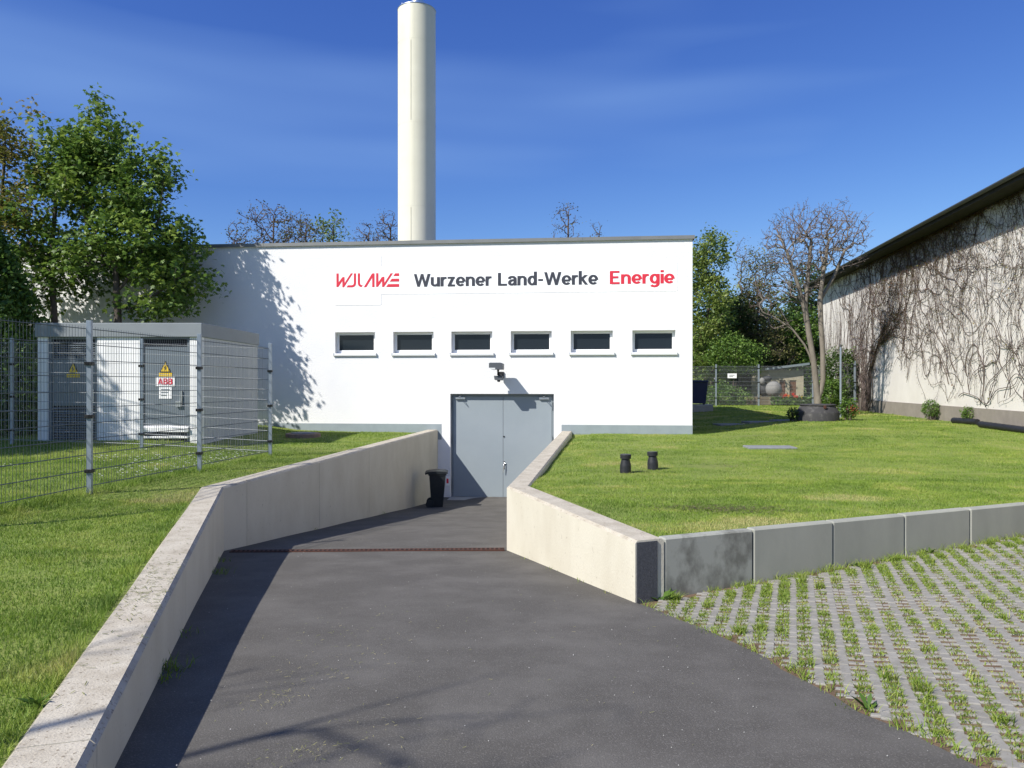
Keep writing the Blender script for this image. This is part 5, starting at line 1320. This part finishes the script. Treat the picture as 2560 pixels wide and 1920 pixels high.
# broad-leaved weeds
def rosette(loc, n, r, label):
    w_ = tag(empty('weed', loc), label, 'weed'); V = []; F = []; T_ = []
    for k_ in range(n):
        a_ = random.uniform(0, 6.28); l_ = r * random.uniform(0.6, 1.1); u_ = random.uniform(0.3, 0.9) * l_; q = len(V); pw_ = l_ * 0.16
        c_, s_ = math.cos(a_), math.sin(a_)
        V += [(0, 0, 0), (c_*l_*.5 - s_*pw_, s_*l_*.5 + c_*pw_, u_*.7), (c_*l_, s_*l_, u_), (c_*l_*.5 + s_*pw_, s_*l_*.5 - c_*pw_, u_*.7)]; F.append((q, q+1, q+2, q+3)); T_ += [random.uniform(.2, .6)] * 4
    nmesh('leaves', V, F, M['leafmid'], w_, tint=T_)
p = SL0 + SLN * 0.05 - SLD * 0.06; rosette((p.x, p.y, float(pave_z(p.x, p.y)) - 0.02), 9, 0.16, 'green dandelion-like weed at the dark wall end')
p = SL0 + SLD * 2.25 + SLN * 0.06; rosette((p.x, p.y, float(pave_z(p.x, p.y)) - 0.02), 8, 0.10, 'small upright weed at the foot of the third slab')
p = SL0 + SLD * 3.3 + SLN * 0.06; rosette((p.x, p.y, float(pave_z(p.x, p.y)) - 0.02), 8, 0.11, 'small upright weed at the foot of the fourth slab')
rosette((float(edge_x(4.05)) + 0.05, 4.05, float(floor_z(4.05)) - 0.01), 9, 0.09, 'flat leafy weed at the asphalt edge of the grid paving')
p_ = (-2.0 - 0.26, 3.3); rosette((float(line_x(LWo, 3.35)) - 0.03, 3.35, float(lawn_z(-2.3, 3.35))), 14, 0.08, 'broad-leaved weed leaning over the near end of the left wall')

# daisies inside the fence
n = 2600; x = rng.uniform(-11, -4.6, n); y = rng.uniform(7.5, 15.0, n)
k = (vnoise(x, y, 0.9, 51) + 0.35 * vnoise(x, y, 3, 52) > 0.82) & (x < np.interp(y, [6.95, 14.4], [-5.6, -4.7])) & (x > -.8 * y - 1)
x, y = x[k], y[k]; V = []; F = []
for a_, b_ in zip(x, y):
    z_ = float(lawn_z(a_, b_)) + random.uniform(0.045, 0.075); q = len(V); r_ = random.uniform(0.013, 0.021); tl = random.uniform(-.006, .006)
    V += [(a_ + r_ * math.cos(t * math.pi / 3), b_ + r_ * math.sin(t * math.pi / 3), z_ + tl * math.cos(t)) for t in range(6)]; F.append(tuple(range(q, q + 6)))
tag(nmesh('daisies', V, F, M['daisy']), 'white daisies sprinkled in the fenced lawn', 'flowers', kind='stuff')

# grass clippings and grit on asphalt and wall top
Vs, Fs, Ts = [], [], []; nb = 0
def clip_(x, y, z, l_, t, w=0.0016):
    global nb
    a_ = random.uniform(0, 6.28); c_, s_ = math.cos(a_), math.sin(a_); 
    Vs.append(np.array([(x - s_*w, y + c_*w, z), (x + s_*w, y - c_*w, z), (x + c_*l_ + s_*w, y + s_*l_ - c_*w, z + 0.002), (x + c_*l_ - s_*w, y + s_*l_ + c_*w, z + 0.003)])); Fs.append(np.array([(nb, nb+1, nb+2, nb+3)])); Ts.append(np.full(4, t)); nb += 4
spots = [(-1.30, 4.2, .10, 60), (-1.15, 4.6, .16, 50), (-1.0, 5.0, .22, 40), (-.95, 3.45, .10, 40), (-0.75, 3.6, .2, 40), (-1.4, 5.6, .3, 40), (-1.0, 6.0, .5, 40), (0.5, 4.0, 1.2, 60), (0.2, 5.5, 1.2, 50)]
for cx, cy, r_, n_ in spots:
    for _ in range(n_):
        x, y = random.gauss(cx, r_), random.gauss(cy, r_); clip_(x, y, float(floor_z(y)) + 0.009, random.uniform(.008, .03), random.uniform(.2, .85), 0.0012)
for _ in range(260):
    y = random.choice((random.gauss(5.6, .35), random.gauss(5.0, .3), random.uniform(3.2, 9))); y = min(max(y, 2.6), 10); f = random.uniform(.08, .9); x = float(line_x(LW, y)) * (1 - f) + float(line_x(LWo, y)) * f
    clip_(x, y, 0.204, random.uniform(.015, .06), random.uniform(0, .45), 0.002)
o = nmesh('grass_clippings', np.concatenate(Vs), np.concatenate(Fs), M['clipping'], tint=np.concatenate(Ts)); tag(o, 'scattered grass clippings on the asphalt and the wall top', 'clippings', kind='stuff')
Vs, Fs, Ts = [], [], []; nb = 0
for cx, cy, rx_, ry_, n_ in ((2.45, 8.35, .30, .16, 420), (2.0, 8.5, .22, .12, 200), (3.4, 12.8, .45, .2, 260), (6.1, 19.4, .45, .22, 240), (1.95, 12.0, .35, .15, 160)):
    for _ in range(n_):
        x, y = random.gauss(cx, rx_), random.gauss(cy, ry_); clip_(x, y, float(lawn_z(x, y)) + random.uniform(0.012, 0.032), random.uniform(.02, .06), random.uniform(0, 1), 0.004)
o = nmesh('dead_grass', np.concatenate(Vs), np.concatenate(Fs), M['deadgrass'], tint=np.concatenate(Ts)); tag(o, 'patches of dark dead grass lying on the right lawn', 'clippings', kind='stuff')
V, F = [], []
for _ in range(240):
    y = random.uniform(3.0, 12) if random.random() < .8 else random.uniform(3, 6); xa, xb = float(line_x(LW, y)) + .1, (float(edge_x(y)) if y < 6.7 else float(line_x(RW, y))) - .03
    x = random.uniform(xa, xb); s = random.uniform(.0015, .0042); z = float(floor_z(y)) + .005; q = len(V)
    V += [(x - s, y, z), (x, y - s, z), (x + s, y, z), (x, y + s, z), (x, y, z + s * 1.3)]; F += [(q, q+1, q+4), (q+1, q+2, q+4), (q+2, q+3, q+4), (q+3, q, q+4)]
tag(nmesh('grit', V, F, M['slabtop']), 'pale grit and small stones strewn on the asphalt', 'grit', kind='stuff')

# bare tree behind the camera whose twig shadows cross the near asphalt and wall
tree('bare_tree', 'bare tree whose branch shadows cross the near end of the left wall', 'tree',
     [[(-7.2, -1.6, 0.0), (-7.1, -1.4, 2.4), (-6.9, -0.9, 4.6), (-6.6, -0.4, 6.6)], [(-7.1, -1.4, 3.2), (-6.8, -1.9, 5.0), (-6.2, -2.1, 6.6)], [(-6.9, -.9, 4.6), (-7.4, -.2, 5.8), (-7.6, .2, 6.8)]],
     [(-6.6, -0.7, 6.6, 1.3, 1.3, .9), (-6.0, -1.7, 6.7, 1.1, 1.0, .8), (-7.5, .2, 6.4, .8, .7, .7)], 60, 0.05, 0.006, M['greybark'], jit=0.05, stiff=1.2, seg=0.4, shell=0.2)
# leafy trees left of the picture that shade the station and the left end of the white wall
tree('shade_tree', 'broad leafy tree left of the fence, its shade falls on the transformer station', 'tree',
     [[(-15.0, 12.0, 0.2), (-14.9, 12.1, 2.5), (-14.7, 12.3, 4.5), (-14.6, 12.4, 6.5)]], [(-14.9, 12.3, 5.6, 2.1, 1.9, 2.4), (-14.4, 12.6, 4.6, 1.9, 1.7, 1.6)],
     430, 0.16, 0.006, M['bark'], M['maple'], 28, 0.17, 0.2, 'maple', along=0.4)
tree('shade_tree', 'tall leafy tree far left, its shade falls on the left end of the white wall', 'tree',
     [[(-21.5, 17.0, 0.2), (-21.4, 17.1, 3.0), (-21.2, 17.3, 6.0), (-21.0, 17.4, 9.0)]], [(-21.2, 17.3, 8.0, 2.6, 2.4, 3.4), (-20.6, 17.5, 6.0, 2.6, 2.2, 2.4)],
     380, 0.2, 0.006, M['bark'], M['maple'], 22, 0.2, 0.25, 'maple', along=0.4)
